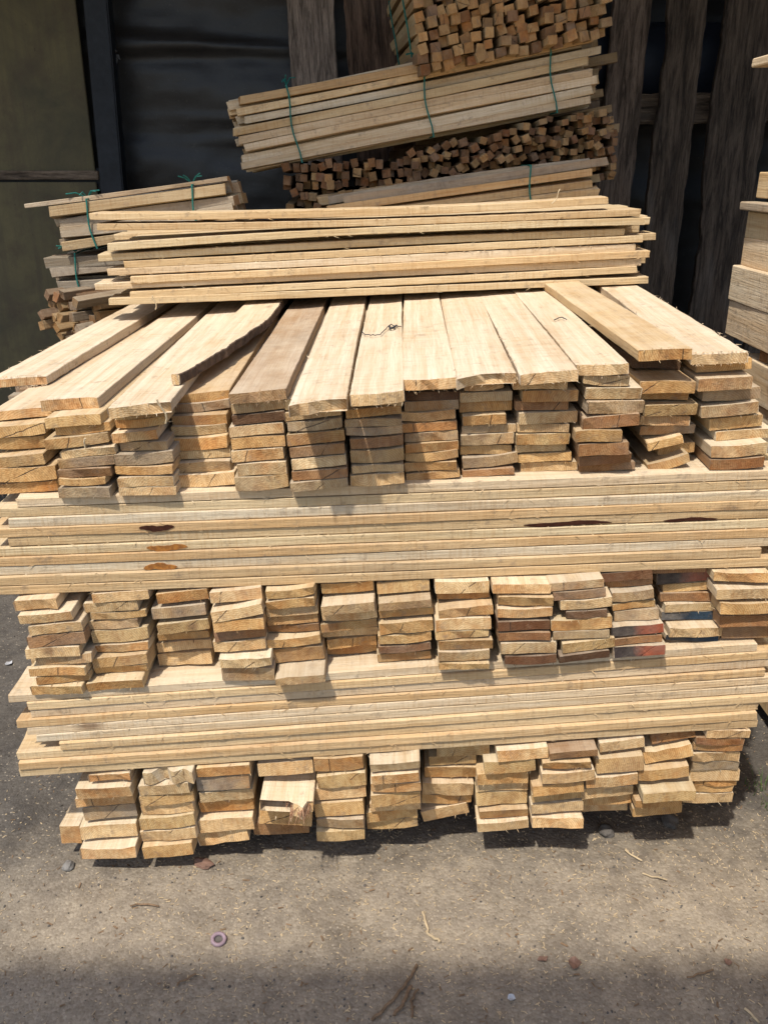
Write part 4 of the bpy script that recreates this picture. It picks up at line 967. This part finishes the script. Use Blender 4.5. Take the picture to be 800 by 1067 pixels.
def flake(name, px, py, s, mat, label, cat, seed):
    r = random.Random(seed); bm = bmesh.new(); n = 9; p = G0(px, py)
    top = [bm.verts.new((s*math.cos(i*6.283/n)*r.uniform(.6, 1.1), s*.7*math.sin(i*6.283/n)*r.uniform(.6, 1.1), .004+r.uniform(0, .006))) for i in range(n)]
    low = [bm.verts.new((v.co.x, v.co.y, v.co.z-.0015)) for v in top]
    ct = bm.verts.new((0, 0, .003)); cl = bm.verts.new((0, 0, .0015))
    for i in range(n):
        j = (i+1) % n; bm.faces.new((ct, top[i], top[j])); bm.faces.new((cl, low[j], low[i])); bm.faces.new((top[i], low[i], low[j], top[j]))
    o = from_bm(name, bm, mat); o.location = p; o.rotation_euler = (0, 0, r.uniform(0, 6)); tag(o, label, cat)
flake('dry_leaf', 598, 1007, .018, DRYLEAF, 'reddish dry leaf scrap in the shade', 'leaf', 1)
flake('dry_leaf', 565, 1003, .011, DRYLEAF, 'smaller reddish leaf scrap beside the larger one', 'leaf', 2)
flake('plastic_scrap', 532, 1043, .009, WHITE, 'small white plastic scrap in the shade', 'scrap', 3)
flake('plastic_scrap', 10, 693, .014, WHITE, 'grey-white scrap on the dark ground beside the middle layer', 'scrap', 4)
flake('dry_leaf', 757, 1005, .009, DRYLEAF, 'tiny red-brown leaf scrap near the dark straight twig', 'leaf', 5)
# grass tufts at the edge
for k, (px, py) in enumerate(((796, 845), (790, 822))):
    bm = bmesh.new(); r = random.Random(5+k); p = G0(px, py)
    for q in range(20):
        a = r.uniform(0, 6.28); l = r.uniform(.02, .07); wd = .0011; bx, by = r.gauss(0, .018), r.gauss(0, .018); s_ = r.uniform(.2, .8); pr_ = None
        for i in range(4):
            u = i/3; c_ = Vector((bx+math.cos(a)*l*s_*u*u, by+math.sin(a)*l*s_*u*u, l*u*(1-.25*u*s_))); n_ = Vector((-math.sin(a), math.cos(a), 0))*wd*(1-u*.85)
            cur = [bm.verts.new(c_-n_), bm.verts.new(c_+n_)]
            if pr_: bm.faces.new((pr_[0], pr_[1], cur[1], cur[0]))
            pr_ = cur
    o = from_bm('grass_tuft', bm, GRASS); o.location = p; tag(o, ('larger', 'smaller')[k]+' green grass tuft at the pile corner near the beams', 'grass')

# string scraps on the planks
DARKS = simple('dark_string', (.035, .04, .05), .7, .4, 90)
def string_on_top(pts_px, r, label, seed):
    rr = random.Random(seed); pts = [on_top(x, y, .004) for x, y in pts_px]; fine = []
    for a, b in zip(pts, pts[1:]):
        for k in range(4): fine.append(a.lerp(b, k/4)+Vector((rr.gauss(0, .0015), rr.gauss(0, .002), rr.uniform(0, .003))))
    fine.append(pts[-1]); bm = bmesh.new(); tube_loop(bm, fine, r, closed=False, seg=6); tag(from_bm('string_scrap', bm, DARKS), label, 'string')
string_on_top([(376, 347), (386, 350), (396, 349), (402, 343), (407, 338), (414, 341), (418, 340)], .0011, 'dark thin knotted string scrap lying across the middle planks', 1)
string_on_top([(404, 340), (408, 343), (413, 339)], .0024, 'dark frayed string knot at the end of the thin scrap', 2)
string_on_top([(577, 334), (583, 331), (590, 333)], .0012, 'dark wire scrap on the plank beside the raised plank', 4)
# splinters and shavings that stick out of the boards
SHAV = simple('shaving', (.62, .50, .32), .8, .2, 60)
def shaving(px, py, ang, l, depth, label, seed, r=.0018):
    p = at_y(px, py, depth); rr = random.Random(seed); pts = []
    for i in range(6):
        u = i/5; pts.append(p+Vector((math.cos(ang)*l*u+.1*l*math.sin(u*5), -.008-.012*u, math.sin(ang)*l*u)))
    bm = bmesh.new(); tube_loop(bm, pts, r, closed=False, seg=5); tag(from_bm('wood_shaving', bm, SHAV), label, 'shaving')
shaving(574, 212, R(60), .045, 2.60, 'curled shaving standing on the topmost crosswise board', 1)
shaving(163, 322, R(88), .04, 2.52, 'pale shaving hanging below the lowest crosswise board end', 2)
shaving(86, 474, R(62), .045, 1.60, 'splinter sticking out of the second end stack under the clean plank', 3)
shaving(174, 440, R(95), .05, 1.57, 'splinter hanging from the splintered plank corner', 4)
print('dev', {k: (round(min(v[0] for v in s), 3), round(max(v[0] for v in s), 3), round(sum(v[0] for v in s)/len(s), 3), 't', round(sum(v[1] for v in s)/len(s), 4)) for k, s in stats.items()})
print('zl', [(round(f(-.7), 3), round(f(.7), 3)) for f in ZL], 'zlow6', zlow, 'nboards', len(boards))
